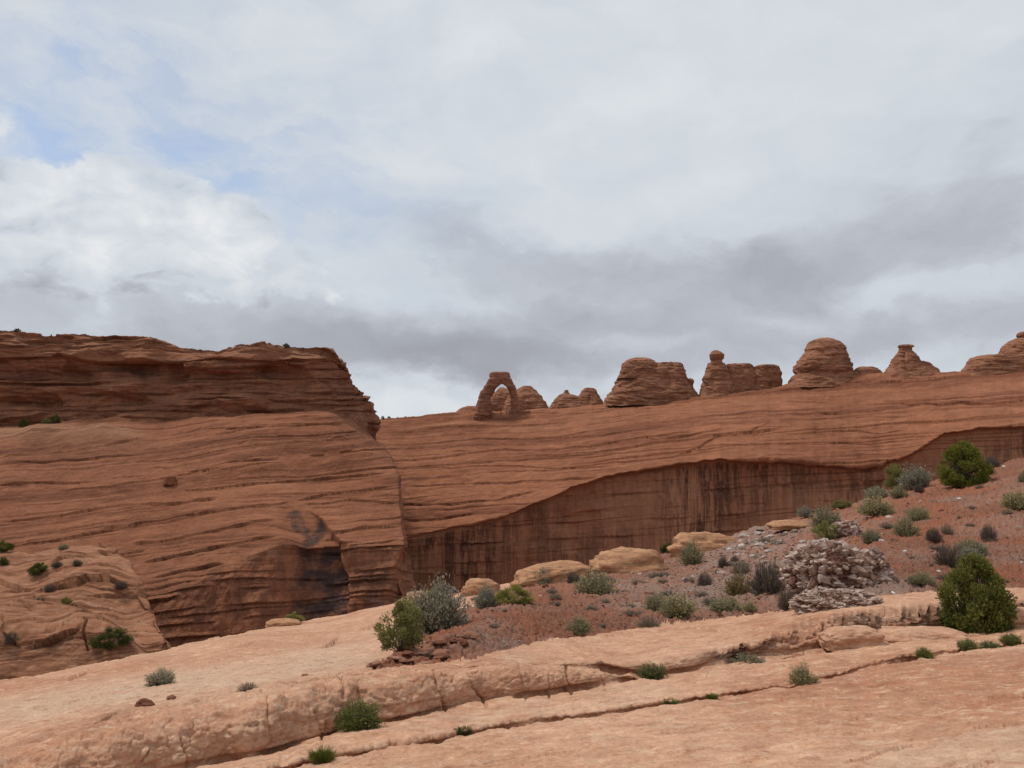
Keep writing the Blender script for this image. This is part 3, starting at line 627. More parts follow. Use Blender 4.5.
mesa_lines = [
    ([(60,492),(110,488),(160,478),(215,470),(225,469)], .7, 1.4, 5, 1.8), ([(0,487),(40,483),(92,484)], .5, 1.0, 4, 1.5), ([(225,464),(255,461),(280,460)], .9, 2.2, 4, 1.8),
    ([(308,456),(318,455),(326,455)], .5, 1.8, 3, 1.6), ([(338,453),(345,452),(353,452)], .5, 2.4, 3, 1.9), ([(220,430),(240,429),(300,425),(326,424)], .7, 1.6, 4, 1.6),
    ([(0,460),(50,455),(110,448),(150,440)], .5, .9, 5, 1.6), ([(185,472),(205,471),(220,467)], .5, 1.6, 3, 1.5), ([(150,468),(160,467),(172,469)], .5, 1.6, 3, 1.5),
    ([(200,430),(240,428),(260,426)], .5, 1.0, 4, 1.5), ([(100,480),(130,477),(150,475)], .3, 1.2, 3, 1.4), ([(328,442),(335,438),(342,437),(350,441)], .5, .9, 4, 1.4),
    ([(180,492),(260,484),(330,477),(388,474)], .9, 1.6, 5, 2.0), ([(0,522),(60,517),(110,508),(170,505),(220,498)], 1.0, 1.8, 6, 2.4), ([(100,531),(150,523),(210,512),(280,505),(330,494),(395,486)], .9, 1.6, 5, 1.9),
    ([(270,507),(286,509),(292,508)], .4, 1.6, 3, 1.6), ([(130,545),(170,540),(220,530),(280,520)], 1.1, 1.9, 5, 2.2), ([(140,562),(180,555),(230,545),(280,536)], 1.3, 2.2, 6, 2.4), ([(150,578),(190,569),(230,562)], 1.4, 2.6, 6, 2.6),
    ([(320,535),(360,528),(400,524)], 1.2, 1.8, 6, 2.0), ([(335,548),(370,543),(402,538)], .9, 1.4, 5, 1.8), ([(300,506),(350,500),(398,502)], .9, 1.3, 6, 2), ([(0,550),(60,540),(120,530)], .9, 1.4, 5, 1.8),
    ([(240,437),(248,435),(260,434)], .2, 1.0, 2, 1.3), ([(236,447),(246,443),(255,440)], .2, 1.0, 2, 1.2), ([(0,470),(30,466),(60,466)], .4, .8, 4, 1.4),
]
mesa_lines = [(p_, a_ * .32, b_ * .34, c1_, max(.8, d1_ * .5)) for p_, a_, b_, c1_, d1_ in mesa_lines]
d_sl += ledge_lines(U, V, mesa_lines) + .8 * fbm(x * .03, y * .03, z * .07, 4) + .3 * fbm(x * .15, y * .15, z * .4, 4)
d_lo = 1.6 * fbm(x * .06, y * .06, z * .03, 4) + .55 * fbm(x * .3, y * .3, z * .12, 4, .6) + .5 * strata(U, Bm, 540, 720, 9., .8, 61, 5, 2.2, 1.2, .1, .02)
# recessed varnished panel and the broken edge right of it, and the chimney by the far wall
pan_l = np.interp(V, [505, 520, 540, 575, 610], [293, 288, 300, 303, 296]); pan_r = np.interp(V, [505, 520, 540, 562, 575, 600, 625], [300, 322, 338, 341, 347, 349, 347])
pnoise = 3 * perlin(U * .06, V * .06, U * 0)
panel = sstep(U + pnoise * 2, pan_l - 22, pan_l + 8) * sstep(-(U + pnoise), -pan_r - 1.5, -pan_r + .5) * sstep(V, 506, 514)
d_lo += -1.5 * panel * sstep(V, 506, 530)
chim = sstep(U, np.interp(V, [545, 580, 620], [402, 390, 385]), np.interp(V, [545, 580, 620], [405, 402, 400])) * sstep(V, 543, 556)
d_lo += -3.0 * chim * (U < 430)
d = np.where(cap, d_cap * (.25 + .75 * topf), np.where(upper, d_up, 0)) + np.where(slp, d_sl, 0) * (1 - low) + low * d_lo - 1.5 * panel * sstep(V, 506, 530) * (1 - low)
d = d * front * np.clip(1 - (U - 430) / 40, .4, 1)
bench = sstep(U, -60, -10) * sstep(-U, -165, -110) * np.exp(-((V - 437) / 8.) ** 2)
Pd = P + N * d[..., None]
Pd[..., 2] += 1.8 * bench * (1 + .6 * fbm(x * .12, y * .12, z * 0, 3)) * front
GRIDS['mesa'] = (U, V, Pd)
vz = np.clip(.38 * low + .28 * upper + .06 * cap + .20 * sstep(V, 520, 575) * slp, 0, 1) * (U > -400)
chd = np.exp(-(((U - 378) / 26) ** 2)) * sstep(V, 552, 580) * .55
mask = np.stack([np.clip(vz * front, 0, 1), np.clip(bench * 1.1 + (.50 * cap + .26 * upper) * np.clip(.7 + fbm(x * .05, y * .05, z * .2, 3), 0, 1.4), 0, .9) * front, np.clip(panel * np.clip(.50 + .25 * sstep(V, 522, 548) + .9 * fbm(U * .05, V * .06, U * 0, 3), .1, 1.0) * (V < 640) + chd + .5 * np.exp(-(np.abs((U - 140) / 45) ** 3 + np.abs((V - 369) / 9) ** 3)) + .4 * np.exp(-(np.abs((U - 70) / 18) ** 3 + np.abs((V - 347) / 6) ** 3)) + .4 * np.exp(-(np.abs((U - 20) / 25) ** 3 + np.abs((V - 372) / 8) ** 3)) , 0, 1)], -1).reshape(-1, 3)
tag(mesh_obj('mesa', Pd.reshape(-1, 3), grid_faces(*U.shape), M['mesa'], attrs={'bed': Bm.ravel() * .6, 'mask': mask}), kind='structure')

# ------------------------------------------------------------------ pale rock mound at the left
tt = np.concatenate([np.linspace(0, .55, 60, endpoint=False), np.linspace(.55, 1, 260)]); UL = -300.0
h0 = mrow(116, [(-300,548),(0,557),(30,556),(55,549),(80,546),(108,546),(116,550)], [(-300,120),(0,113),(116,112)])
h05 = mrow(130, [(-300,566),(0,569),(60,564),(100,560),(130,562)], [(-300,112),(0,107),(130,107)])
h1 = mrow(141, [(-300,590),(0,586),(60,590),(100,581),(141,578)], [(-300,104),(0,101),(142,102)])
h2 = mrow(150, [(-300,604),(0,600),(60,604),(110,603),(150,602)], [(-300,101),(0,98),(150,99)])
h3_ = mrow(166, [(-300,660),(0,640),(90,642),(166,640)], [(-300,88),(0,86),(166,90)])
h4 = mrow(168, [(-300,790),(0,705),(168,668)], [(-300,82),(0,82),(168,87)])
h5 = mrow(172, [(-300,900),(0,850),(172,800)], [(-300,80),(0,80),(172,85)])
z0 = kz(h0[1]) * h0[2]
hb1 = (h0[0] - 1, vrow((z0 - .3) / (h0[2] + 3)), h0[2] + 3); hb0 = (h0[0] - 5, vrow((z0 - 16) / (h0[2] + 26)), h0[2] + 26)
U, V, D = loft([hb0, hb1, h0, h05, h1, h2, h3_, h4, h5], [4, 5, 50, 50, 40, 90, 60, 6])
J = 26; j = np.arange(1, J + 1) / J; ang = j * math.pi / 2
Uw = U[:, -1:] + 3.0 * np.sin(ang)[None] - 8 * j[None] ** 3; Dw = D[:, -1:] + 6 * (1 - np.cos(ang))[None] + 40 * (j[None] ** 4)
Vw = V[:, -1:] + 30 * j[None] ** 1.5 + 0 * Dw
P = np.concatenate([to_xyz(U, V, D), to_xyz(Uw, Vw, Dw)], 1)
V = np.concatenate([V, np.repeat(V[:, -1:], J, 1)], 1); U = np.concatenate([U, U[:, -1:] + 20 * j[None] + np.zeros((U.shape[0], 1))], 1)
N = normals(P); x, y, z = P[..., 0], P[..., 1], P[..., 2]
hill_lines = [
    ([(36,590),(50,592),(80,588),(90,582),(110,580),(126,584)], .7, 1.4, 6, 2.4), ([(-40,586),(0,582),(20,588),(36,590)], .6, 1.2, 5, 2.0), ([(70,607),(90,612),(105,621),(128,634)], .8, 1.2, 8, 2.2),
    ([(15,612),(25,620),(35,628)], .3, .7, 4, 1.5), ([(25,657),(55,650),(84,642)], .8, 1.8, 4, 3.5), ([(-60,640),(0,636),(14,648),(26,657)], .6, 1.2, 5, 2.2), ([(30,640),(60,636),(85,626),(100,622)], .3, .6, 4, 1.5),
    ([(45,566),(60,561),(80,557),(100,558)], .3, .6, 4, 1.5), ([(40,578),(70,570),(100,568),(130,572)], .3, .5, 4, 1.5), ([(90,545),(105,547),(116,552),(122,560)], .4, .9, 3, 1.8), ([(96,552),(108,553),(118,558)], .4, .8, 3, 1.5),
    ([(85,600),(110,596),(135,590)], .3, .6, 5, 1.6), ([(-10,606),(20,602),(45,604),(75,607)], .4, .8, 5, 1.8), ([(60,625),(75,620),(95,613)], .2, .5, 3, 1.3),
]
Bh = V + .06 * U + 8 * fbm(U * .012, V * .02, U * 0, 3)
hill_lines = [(p_, a_ * .9, b_ * .85, c1_, d1_ * .7) for p_, a_, b_, c1_, d1_ in hill_lines]
diag = V - np.interp(U, [-300, 0, 75, 105, 130, 150, 162], [596, 600, 605, 621, 634, 650, 672])
d = ledge_lines(U, V, hill_lines) + 2.6 * sstep(diag, -1, 22) * sstep(-U, -168, -150) + 1.6 * fbm(x * .05, y * .05, z * .08, 3) + .28 * fbm(x * .3, y * .3, z * .6, 4, .55) + strata(U, Bh, 540, 720, 6., .22, 71, 4, 1.5, 1.3, -.05, .02)
for pts, wpx, dep in (([(610,12),(628,30)], 1.0, .5), ([(640,84),(665,92)], 1.2, .8)):
    q = np.array(pts, float); m = (V > q[0, 0]) & (V < q[-1, 0])
    d[m] -= dep * np.exp(-((U[m] - np.interp(V[m], q[:, 0], q[:, 1]) - 1.5 * perlin(V[m] * .2, V[m] * 0, V[m] * 0)) / wpx) ** 2)
rowi = np.arange(U.shape[0])[:, None] * np.ones((1, U.shape[1])); d = d * (rowi >= 9)
Pd = P + N * d[..., None]; GRIDS['hill'] = (U, V, Pd)
blk = np.exp(-(((U - 58) / 34) ** 2 + ((V - 657) / 7) ** 2)) * .7  # darker patch below the mound's lowest ledge
mask = np.stack([np.clip(blk, 0, 1), np.zeros_like(U), np.zeros_like(U)], -1).reshape(-1, 3)
tag(mesh_obj('hill', Pd.reshape(-1, 3), grid_faces(*U.shape), M['hill'], attrs={'bed': Bh.ravel() * .8, 'mask': mask}), kind='structure')

# canyon floor out to the horizon
gx = np.concatenate([[-9000, -3000, -1200], np.linspace(-600, 600, 61), [1200, 3000, 9000]]); gy = np.concatenate([[-3000, -600], np.linspace(-200, 700, 46), [1500, 4000, 9000]])
GX, GY = np.meshgrid(gx, gy); GZ = -58 + 4 * fbm(GX * .01, GY * .01, GX * 0, 3)
tag(mesh_obj('canyon_floor', np.stack([GX, GY, GZ], -1).reshape(-1, 3), grid_faces(*GX.shape), M['floor']), kind='structure')

# ------------------------------------------------------------------ buttes along the skyline
def lathe_rock(name, prof, D0, mat, parent=None, depth_k=.8, seed=0, amp=.5, sq=2.6, bedamp=.45, rows_per_px=2.2, yoff=0.0):
    """prof: (row, left, right) from top to bottom at distance D0; round in plan with its own depth"""
    p = np.array(prof, float); p = np.concatenate([p, [[p[-1, 0] + 5, p[-1, 1] - 3, p[-1, 2] + 3]]])
    v = np.linspace(p[0, 0], p[-1, 0], max(14, int((p[-1, 0] - p[0, 0]) * rows_per_px)))
    l = np.interp(v, p[:, 0], p[:, 1]); r_ = np.interp(v, p[:, 0], p[:, 2])
    K = 84; th = np.linspace(0, 2 * math.pi, K, endpoint=False)
    cxx = kx((l + r_) / 2, v) * D0; rx = np.maximum((kx(r_, v) - kx(l, v)) * D0 / 2 * .965, .02); zz = kz(v) * D0
    ct, st = np.cos(th), np.sin(th); sqf = (np.abs(ct) ** sq + np.abs(st) ** sq) ** (-1 / sq)
    ry = rx * depth_k
    X = cxx[:, None] + rx[:, None] * (ct * sqf)[None]; Y = D0 + yoff + ry[:, None] * (st * sqf)[None]; Z = np.repeat(zz[:, None], K, 1)
    nx, ny = ct * sqf, st * sqf
    rng = np.random.RandomState(seed); o = rng.rand(3) * 50
    s1 = np.interp(Z + 1.1 * fbm(X * .07 + o[0], Y * .07, Z * .1, 3), np.linspace(Z.min() - 2, Z.max() + 2, 34), rng.rand(34) - .5)
    jt = 0
    for _ in range(9):
        a0, ww, dp, zt = rng.rand() * 6.283, .03 + .10 * rng.rand(), .5 + 1.2 * rng.rand(), rng.rand() * 20
        da_ = np.abs((th[None] + .12 * fbm(Z * .25, Z * 0 + zt, Z * 0, 2) - a0 + math.pi) % (2 * math.pi) - math.pi)
        jt = jt - .8 * dp * np.exp(-(da_ / ww) ** 2) * np.clip(.4 + 1.6 * perlin(Z * .16, Z * 0 + zt, Z * 0), 0, 1)
    f1, f2, cid = cells(th[None] * 1.6 + o[0] + .3 * fbm(X * .2, Y * .2, Z * .2, 2), Z * .22 + o[1])
    dd = amp * 1.3 * (cid - .5) * np.clip((f2 - f1) * 5, 0, 1) + amp * 1.1 * jt + bedamp * .7 * s1 + amp * fbm(X * .16 + o[0], Y * .16 + o[1], Z * .35 + o[2], 4) + .5 * amp * fbm(X * .6 + o[0], Y * .6, Z * 1.2, 3)
    lim = np.clip(rx / 2.5, .1, 1)[:, None]; dd = dd * lim
    X = X + nx[None] * dd; Y = Y + ny[None] * dd; Z = Z + .35 * amp * lim * fbm(X * .4, Y * .4, Z * .1 + o[1], 3)
    P = np.stack([X, Y, Z], -1).reshape(-1, 3); R = len(v)
    i = np.arange(R * K).reshape(R, K); ir = np.roll(i, -1, 1)
    f = np.stack([i[:-1], i[1:], ir[1:], ir[:-1]], -1).reshape(-1, 4)
    P = np.concatenate([P, [[P[:K, 0].mean(), P[:K, 1].mean(), P[:K, 2].mean() + .05]]])
    cap_ = np.stack([i[0], ir[0], np.full(K, R * K), np.full(K, R * K)], -1)
    base = Vector((float(P[:, 0].mean()), D0 + yoff, float(Z.min())))
    loc = base if parent is None else Vector(parent['_base'])
    co = P - np.array(loc)
    f3 = np.concatenate([np.stack([f[:, 0], f[:, 1], f[:, 2]], -1), np.stack([f[:, 0], f[:, 2], f[:, 3]], -1), cap_[:, :3]])
    oo = mesh_obj(name, co, f3, mat, parent, attrs={'bed': (P[:, 2] + .5) * 1.5, 'mask': np.zeros((len(P), 3))})
    if parent is None: oo.location = loc
    return oo
def rock_root(name, u, v, D0, label, cat, group):
    e = empty(name, at(u, v, D0)); e['_base'] = tuple(e.location); return tag(e, label, cat, group)
GB = 'sandstone buttes along the far rim'
D0 = 350
o = rock_root('rock_butte', 520, 412, 352, 'stepped flat-topped butte standing directly behind the natural arch', 'butte', GB)
lathe_rock('main_mass', [(386,524,531),(388,520,533),(391,514,537),(396,508,542),(401,504,545),(406,501,548),(414,498,552)], 356, M['butte'], o, .8, 1)
lathe_rock('shoulder', [(387.3,500,504),(390,497,509),(393.5,492,514),(400,488,516),(414,482,520)], 360, M['butte'], o, .8, 2)
o = rock_root('rock_butte', 577, 408, 348, 'low pair of rocky humps with a tiny knob, between the arch and the broad butte', 'butte', GB)
lathe_rock('flat_hump', [(388,584,593),(391,581,596),(396,578,600),(402,573,604),(409,566,608)], 348, M['butte'], o, .8, 3)
lathe_rock('knobbed_hump', [(390,565,568),(392.5,564,569),(394,562,571),(396,557,577),(400,553,582),(408,547,590)], 345, M['butte'], o, .8, 4, rows_per_px=3)
o = rock_root('rock_butte', 650, 402, 336, 'broad butte with a rounded dome on the left of its flat top', 'butte', GB)
lathe_rock('main_mass', [(363,652,682),(366,646,684),(370,630,684.5),(374,618.5,685),(380,616,688),(387,612,692),(393,608,697),(402,602,702)], 336, M['butte'], o, .62, 5, amp=.8, sq=3.2)
lathe_rock('dome', [(358,634,645),(359,629,650),(361,624,654),(364,622,657),(368,621,658),(374,619,656)], 334, M['butte'], o, .8, 6)
lathe_rock('knob', [(378.5,687,692),(380,686,694),(383,687,694),(385,688,693),(392,686,694)], 334, M['butte'], o, .9, 7, amp=.2, rows_per_px=4)
o = rock_root('rock_butte', 740, 392, 330, 'butte with a round boulder head balanced on its left pillar', 'butte', GB)
lathe_rock('pillar', [(363,709,724),(367,707,727),(372,705,729),(378,703,732),(385,702,735),(394,700,738)], 330, M['butte'], o, .8, 8)
lathe_rock('head', [(350.5,713,718),(352,711,721),(355,709,724),(358,709.5,724),(361,711,722),(364,710,723),(366,710,723)], 330, M['butte'], o, .9, 9, amp=.25, rows_per_px=4, bedamp=.1)
lathe_rock('ledge', [(364,728,750),(366,724,753),(372,722,756),(380,720,758),(394,716,760)], 331, M['butte'], o, .6, 10)
lathe_rock('end_boulder', [(365,758,775),(367,754,778),(372,752,781),(378,752,782),(384,751,782),(394,748,784)], 330, M['butte'], o, .7, 11)
o = rock_root('rock_butte', 824, 380, 322, 'tall dome-shaped butte with a rounded cap overhanging its darker body', 'butte', GB)
lathe_rock('cap', [(338,819,828),(339.5,815,834),(342,810,839),(346,807,843),(349.5,805,845),(351,806,844),(354,808,843)], 322, M['butte'], o, .85, 12, amp=.5, bedamp=.25)
lathe_rock('body', [(350,806,844),(354,803,846),(360,798,849),(366,795,852),(371,794,853),(374,796,852),(384,788,858)], 322, M['butte'], o, .8, 13, amp=.6)
o = lathe_rock('rock_butte', [(367,858,874),(368.5,855,878),(371,852,881),(378,848,886)], 320, M['butte'], None, .6, 14, amp=.4)
tag(o, 'lowest flat rock on the rim, between the capped dome and the pointed spire', 'butte', GB)
o = rock_root('rock_butte', 908, 376, 314, 'pointed spire butte with a small square cap and a sloping right shoulder', 'butte', GB)
lathe_rock('spire', [(345,899,911),(346.5,898,912.5),(348,899,911),(350,898,911),(354,896,914),(358,893,917),(363,891,920),(368,888,926),(380,880,940)], 314, M['butte'], o, .8, 15, amp=.5, rows_per_px=4)
lathe_rock('shoulder', [(361,917,924),(363,915,929),(366,913,933),(369,911,937),(380,905,945)], 313, M['butte'], o, .7, 16)
o = rock_root('rock_butte', 1010, 368, 306, 'wide tiered butte at the right edge topped by a small round rock', 'butte', GB)
lathe_rock('lower_tier', [(356,976,1100),(358,970,1104),(362,967,1108),(368,964,1112),(382,955,1120)], 306, M['butte'], o, .35, 17, amp=.6, sq=3)
lathe_rock('upper_tier', [(338,1016,1040),(341,1009,1058),(346,1003,1068),(351,1000,1078),(357,998,1084),(362,998,1086)], 306, M['butte'], o, .5, 18, amp=.6)
lathe_rock('round_rock', [(332,1020,1028),(333.5,1018,1031),(336,1017.5,1032),(339,1019,1031),(342,1018,1032)], 306, M['butte'], o, .9, 19, amp=.25, rows_per_px=4, bedamp=.1)
o = lathe_rock('rock_butte', [(406,467,476),(407.5,462,480),(410,458,484),(416,450,490)], 352, M['butte'], None, .7, 20, amp=.3)
tag(o, 'low dark hump of rock just left of the natural arch', 'butte', GB)

# ------------------------------------------------------------------ the natural arch
DA = 338.0
outer = [(471,432),(473,424),(475,414),(476,405),(478,398),(480,392),(483,388),(486,383),(488.5,378.5),(492,375.5),(497,374),(503,374),(508,375),(512,378.5),(515,383),(517,388),(518,393),(519,398),(521,405),(523,412),(525,420)]
inner = [(488,432),(487,424),(492.5,414),(491.5,406),(491.3,401),(491.5,397),(493.5,393),(496,389.5),(498,387),(500,385.5),(501.5,384.8),(502.5,384.8),(504,385.6),(505.5,387.5),(507,390),(508.5,393),(509.5,396.5),(510,400),(510,405),(509.5,412),(508,420)]
oa, ia = np.array(outer, float), np.array(inner, float)
tq = np.linspace(0, len(outer) - 1, 150); idx = np.arange(len(outer))
ou = np.stack([np.interp(tq, idx, oa[:, 0]), np.interp(tq, idx, oa[:, 1])], -1); iu = np.stack([np.interp(tq, idx, ia[:, 0]), np.interp(tq, idx, ia[:, 1])], -1)
O3 = np.stack([kx(ou[:, 0], ou[:, 1]) * DA, kz(ou[:, 1]) * DA], -1); I3 = np.stack([kx(iu[:, 0], iu[:, 1]) * DA, kz(iu[:, 1]) * DA], -1)
K = 40; th = np.linspace(0, 2 * math.pi, K, endpoint=False); ct, st = np.cos(th), np.sin(th); sqf = (np.abs(ct) ** 3 + np.abs(st) ** 3) ** (-1 / 3)
mid_, half = (O3 + I3) / 2, (O3 - I3) / 2 * np.interp(tq, [0, 8, 11, 15, 20], [.95, .92, .88, .74, .80])[:, None]
dep = np.interp(tq, [0, 3, 10, 17, 20], [2.9, 2.6, 1.7, 2.5, 2.9])
X = mid_[:, None, 0] + half[:, None, 0] * (ct * sqf)[None]; Z = mid_[:, None, 1] + half[:, None, 1] * (ct * sqf)[None]; Y = DA + dep[:, None] * (st * sqf)[None]
cn = half / np.linalg.norm(half, axis=1, keepdims=True)
lay = np.interp(Z + .2 * fbm(X * .3, Y * .3, Z * .3, 2), np.linspace(-5, 40, 90), np.random.RandomState(4).rand(90) - .5)
dd = .40 * lay + .42 * fbm(X * .4, Y * .4, Z * .5, 4)
X = X + cn[:, None, 0] * (ct * sqf)[None] * dd; Y = Y + (st * sqf)[None] * dd; Z = Z + cn[:, None, 1] * (ct * sqf)[None] * dd * .7
Pq = np.stack([X, Y, Z], -1).reshape(-1, 3); i = np.arange(150 * K).reshape(150, K); ir = np.roll(i, -1, 1)
f = np.stack([i[:-1], ir[:-1], ir[1:], i[1:]], -1).reshape(-1, 4)
o = rock_root('rock_arch', 498, 414, DA, 'dark freestanding natural stone arch, its opening showing sky, on the far rim', 'rock arch', None)
mesh_obj('arch_span', Pq - np.array(o.location), f, M['arch'], o, attrs={'bed': Pq[:, 2] * 1.5, 'mask': np.zeros((len(Pq), 3))})
lathe_rock('cap_rock', [(371.8,494,507),(372.8,490,509.5),(374.5,489,510),(376.5,489.5,510.5),(379,491,510)], DA, M['arch'], o, .3, 33, amp=.25, rows_per_px=4, sq=3.5, bedamp=.25)
lathe_rock('pedestal', [(410,476,492),(414,474,493),(419,472.5,486),(424,471.5,482),(429,470,481),(434,468,484)], DA - 1.5, M['arch'], o, .6, 34, amp=.4)
lathe_rock('right_footing', [(408,510,522),(411,508,524),(415,507,526),(420,505,530)], DA, M['arch'], o, .6, 35, amp=.3)

# ------------------------------------------------------------------ boulders
def ico(sub):
    bm = bmesh.new(); bmesh.ops.create_icosphere(bm, subdivisions=sub, radius=1.0)
    v = np.array([q.co[:] for q in bm.verts]); f = np.array([[q.index for q in t.verts] for t in bm.faces]); bm.free(); return v, f
ICO = {k: ico(k) for k in (3, 4, 5, 6)}
def boulder(name, u, v, wpx, hpx, mat, seed, dk=.8, grid='ground', sub=5, flat=.35, amp=.10, label=None, cat='boulder', group=None, rot=0.0, tilt=0.0, bed=6., sink=.12, cell=0.0, boxy=2.4, dy=0.0, roll=0.0):
    g = on(grid, u, v); y0 = g.y + dy
    w_, h_ = wpx * y0 / F, hpx * y0 / F
    q, f = ICO[sub]; q = q.copy(); rng = np.random.RandomState(seed); o_ = rng.rand(3) * 40
    n = q.copy()
    s = (np.abs(q) ** boxy).sum(1, keepdims=True) ** (-1 / boxy); q = q * s
    q[:, 2] = np.where(q[:, 2] < -flat, -flat, q[:, 2])
    d = 1.6 * amp * fbm(q[:, 0] * 1.1 + o_[0], q[:, 1] * 1.1 + o_[1], q[:, 2] * 1.6 + o_[2], 6, .56)
    zb = q[:, 2] + tilt * q[:, 0] + .1 * fbm(q[:, 0] * 2, q[:, 1] * 2, q[:, 2] * 2 + o_[0], 2)
    d += .8 * amp * np.interp(zb, np.linspace(-1.6, 1.6, int(bed * 4)), rng.rand(int(bed * 4)) - .5)
    rnd = np.full(len(q), .5)
    if cell:
        f1, f2, cid = cells(q[:, 0] * cell + o_[0] + .2 * fbm(q[:, 0] * 6, q[:, 1] * 6, q[:, 2] * 6, 2), q[:, 1] * cell + o_[1], q[:, 2] * cell * 1.25 + o_[2])
        f1b, f2b, cidb = cells(q[:, 0] * cell * 2.6 + o_[0], q[:, 1] * cell * 2.6 + o_[1], q[:, 2] * cell * 2.9 + o_[2])
        d += .8 * ((.15 * cid + .04) * np.clip((f2 - f1) * 8.0, 0, 1) - .08) + .07 * cidb * np.clip((f2b - f1b) * 9, 0, 1)
        rnd = np.clip(.6 * cid + .4 * cidb, 0, 1)
    q = q + n * d[:, None]
    q = q * np.array([w_ / 2, w_ * dk / 2, h_ / (1 + flat)]); q[:, 2] += h_ * flat / (1 + flat) - sink * h_
    q = q @ np.array([[math.cos(roll), 0, -math.sin(roll)], [0, 1, 0], [math.sin(roll), 0, math.cos(roll)]]).T
    R = np.array([[math.cos(rot), -math.sin(rot), 0], [math.sin(rot), math.cos(rot), 0], [0, 0, 1]]); q = q @ R.T
    o = mesh_obj(name, q, f, mat, smooth=not cell, attrs={'rnd': rnd, 'bed': q[:, 2] * 14, 'mask': np.zeros((len(q), 3))})
    o.location = (kx(u, v) * y0, y0, g.z)
    return tag(o, label, cat, group)
bould = []
GT = 'tan boulders along the canyon rim'
boulder('boulder', 631, 571, 78, 32, M['tan'], 1, label='large rounded tan boulder at the rim behind a bare dead shrub', group=GT, dk=.7, amp=.13, roll=-.07, boxy=2.1, sink=.30)
boulder('boulder', 706, 550, 72, 26, M['tan'], 2, label='tan boulder dome at the rim, left of the grey rubble patch', group=GT, dk=.7, amp=.13, roll=-.06, boxy=2.2, sink=.30)
boulder('boulder', 552, 584, 78, 20, M['tan'], 3, label='long low tan slab boulder sloping up right with a dark overhang at its end', group=GT, dk=.6, amp=.12, tilt=-.2, roll=.16)
boulder('boulder', 481, 594, 38, 17, M['tan'], 4, label='small flat tan boulder at the rim, upper right of the big pale sage', group=GT, dk=.7, amp=.10)
boulder('boulder', 425, 605, 46, 14, M['tan'], 44, label='tan broken slabs at the rim directly behind the olive shrub', group=GT, dk=.7, amp=.16)
boulder('boulder', 790, 530, 44, 8, M['tan'], 45, label='low tan boulder at the rim behind the grey rubble patch', group=GT, dk=.7, amp=.12)
boulder('boulder', 283, 625, 32, 8, M['tan'], 46, label='small pale tan boulder on the left canyon rim', group=GT, dk=.7, amp=.1)
bould.append(boulder('conglomerate_boulder', 836, 584, 88, 42, M['conglomerate'], 5, dk=.75, sub=6, amp=.14, cell=4.6, boxy=2.6, label='big rough boulder of pale broken stone chunks on the red slope', cat='boulder'))
bould.append(boulder('conglomerate_boulder', 838, 606, 80, 20, M['conglomerate'], 6, dk=.6, sub=6, amp=.12, cell=5.5, label='low grey apron of conglomerate rock below the big rough boulder', cat='boulder', sink=.2))
bould.append(boulder('conglomerate_boulder', 846, 537, 28, 16, M['conglomerate'], 7, sub=5, amp=.10, cell=2.6, label='small pale rough rock above and behind the big rough boulder', cat='boulder'))
boulder('fallen_rock', 170, 484, 12, 10, M['mesa'], 8, grid='mesa', sub=4, label='single small fallen rock resting on the sloping face of the left mesa', cat='rock', bed=3)
def chunks(host, n, smin, smax, seed):
    r = np.random.RandomState(seed); co = np.array([q.co[:] for q in host.data.vertices]); nn = np.array([q.normal[:] for q in host.data.vertices])
    ok = np.where((nn[:, 1] < .35) & (co[:, 2] > 0.05))[0]
    for i in r.choice(ok, n):
        o = bpy.data.objects.new('chunk', CH[r.randint(len(CH))]); col.objects.link(o); o.parent = host
        sz = smin + (smax - smin) * r.rand() ** 2.6
        o.location = co[i] + nn[i] * sz * .12; o.scale = (sz * (1 + .6 * r.rand()), sz, sz * (.45 + .4 * r.rand())); o.rotation_euler = (r.normal(0, .5), r.normal(0, .5), r.rand() * 6.28)
def chunk_mesh(seed):
    v, f = ico(2); r = np.random.RandomState(seed)
    for _ in range(16):                                  # cleave flat faces
        d_ = unit(r.normal(size=3)); h = .30 + .22 * r.rand(); t = v @ d_; v = v - np.maximum(t - h, 0)[:, None] * d_
    ob = mesh_obj('chunk', v * .95, f, M['chunk_stone'], smooth=False); me = ob.data; bpy.data.objects.remove(ob); return me
CH = [chunk_mesh(k) for k in range(8)]
for host_, n_, a_, b_, sd_ in ((bould[0], 100, .07, .34, 1), (bould[1], 60, .05, .14, 2), (bould[2], 24, .08, .28, 3)): chunks(host_, n_, a_, b_, sd_)
# loose slabs in the recess
def slab_block(u0, v0, wpx, hpx, seed, label, rot):
    boulder('sandstone_block', u0, v0, wpx, hpx, M['slab'], seed, dk=.55, sub=6, amp=.10, boxy=3.2, label=label, cat='rock slab', group='loose sandstone slabs in the ledge recess', rot=rot, sink=.02, flat=.5, bed=3)
slab_block(852, 647, 60, 20, 11, 'smaller tapered sandstone slab lying left of the joint in the ledge recess', .03)
slab_block(920, 637, 92, 20, 12, 'longer sandstone slab lying between the smaller slab and the juniper', .05)
slab_block(1018, 625, 50, 20, 13, 'rounded sandstone block just right of the juniper at the picture edge', .03)

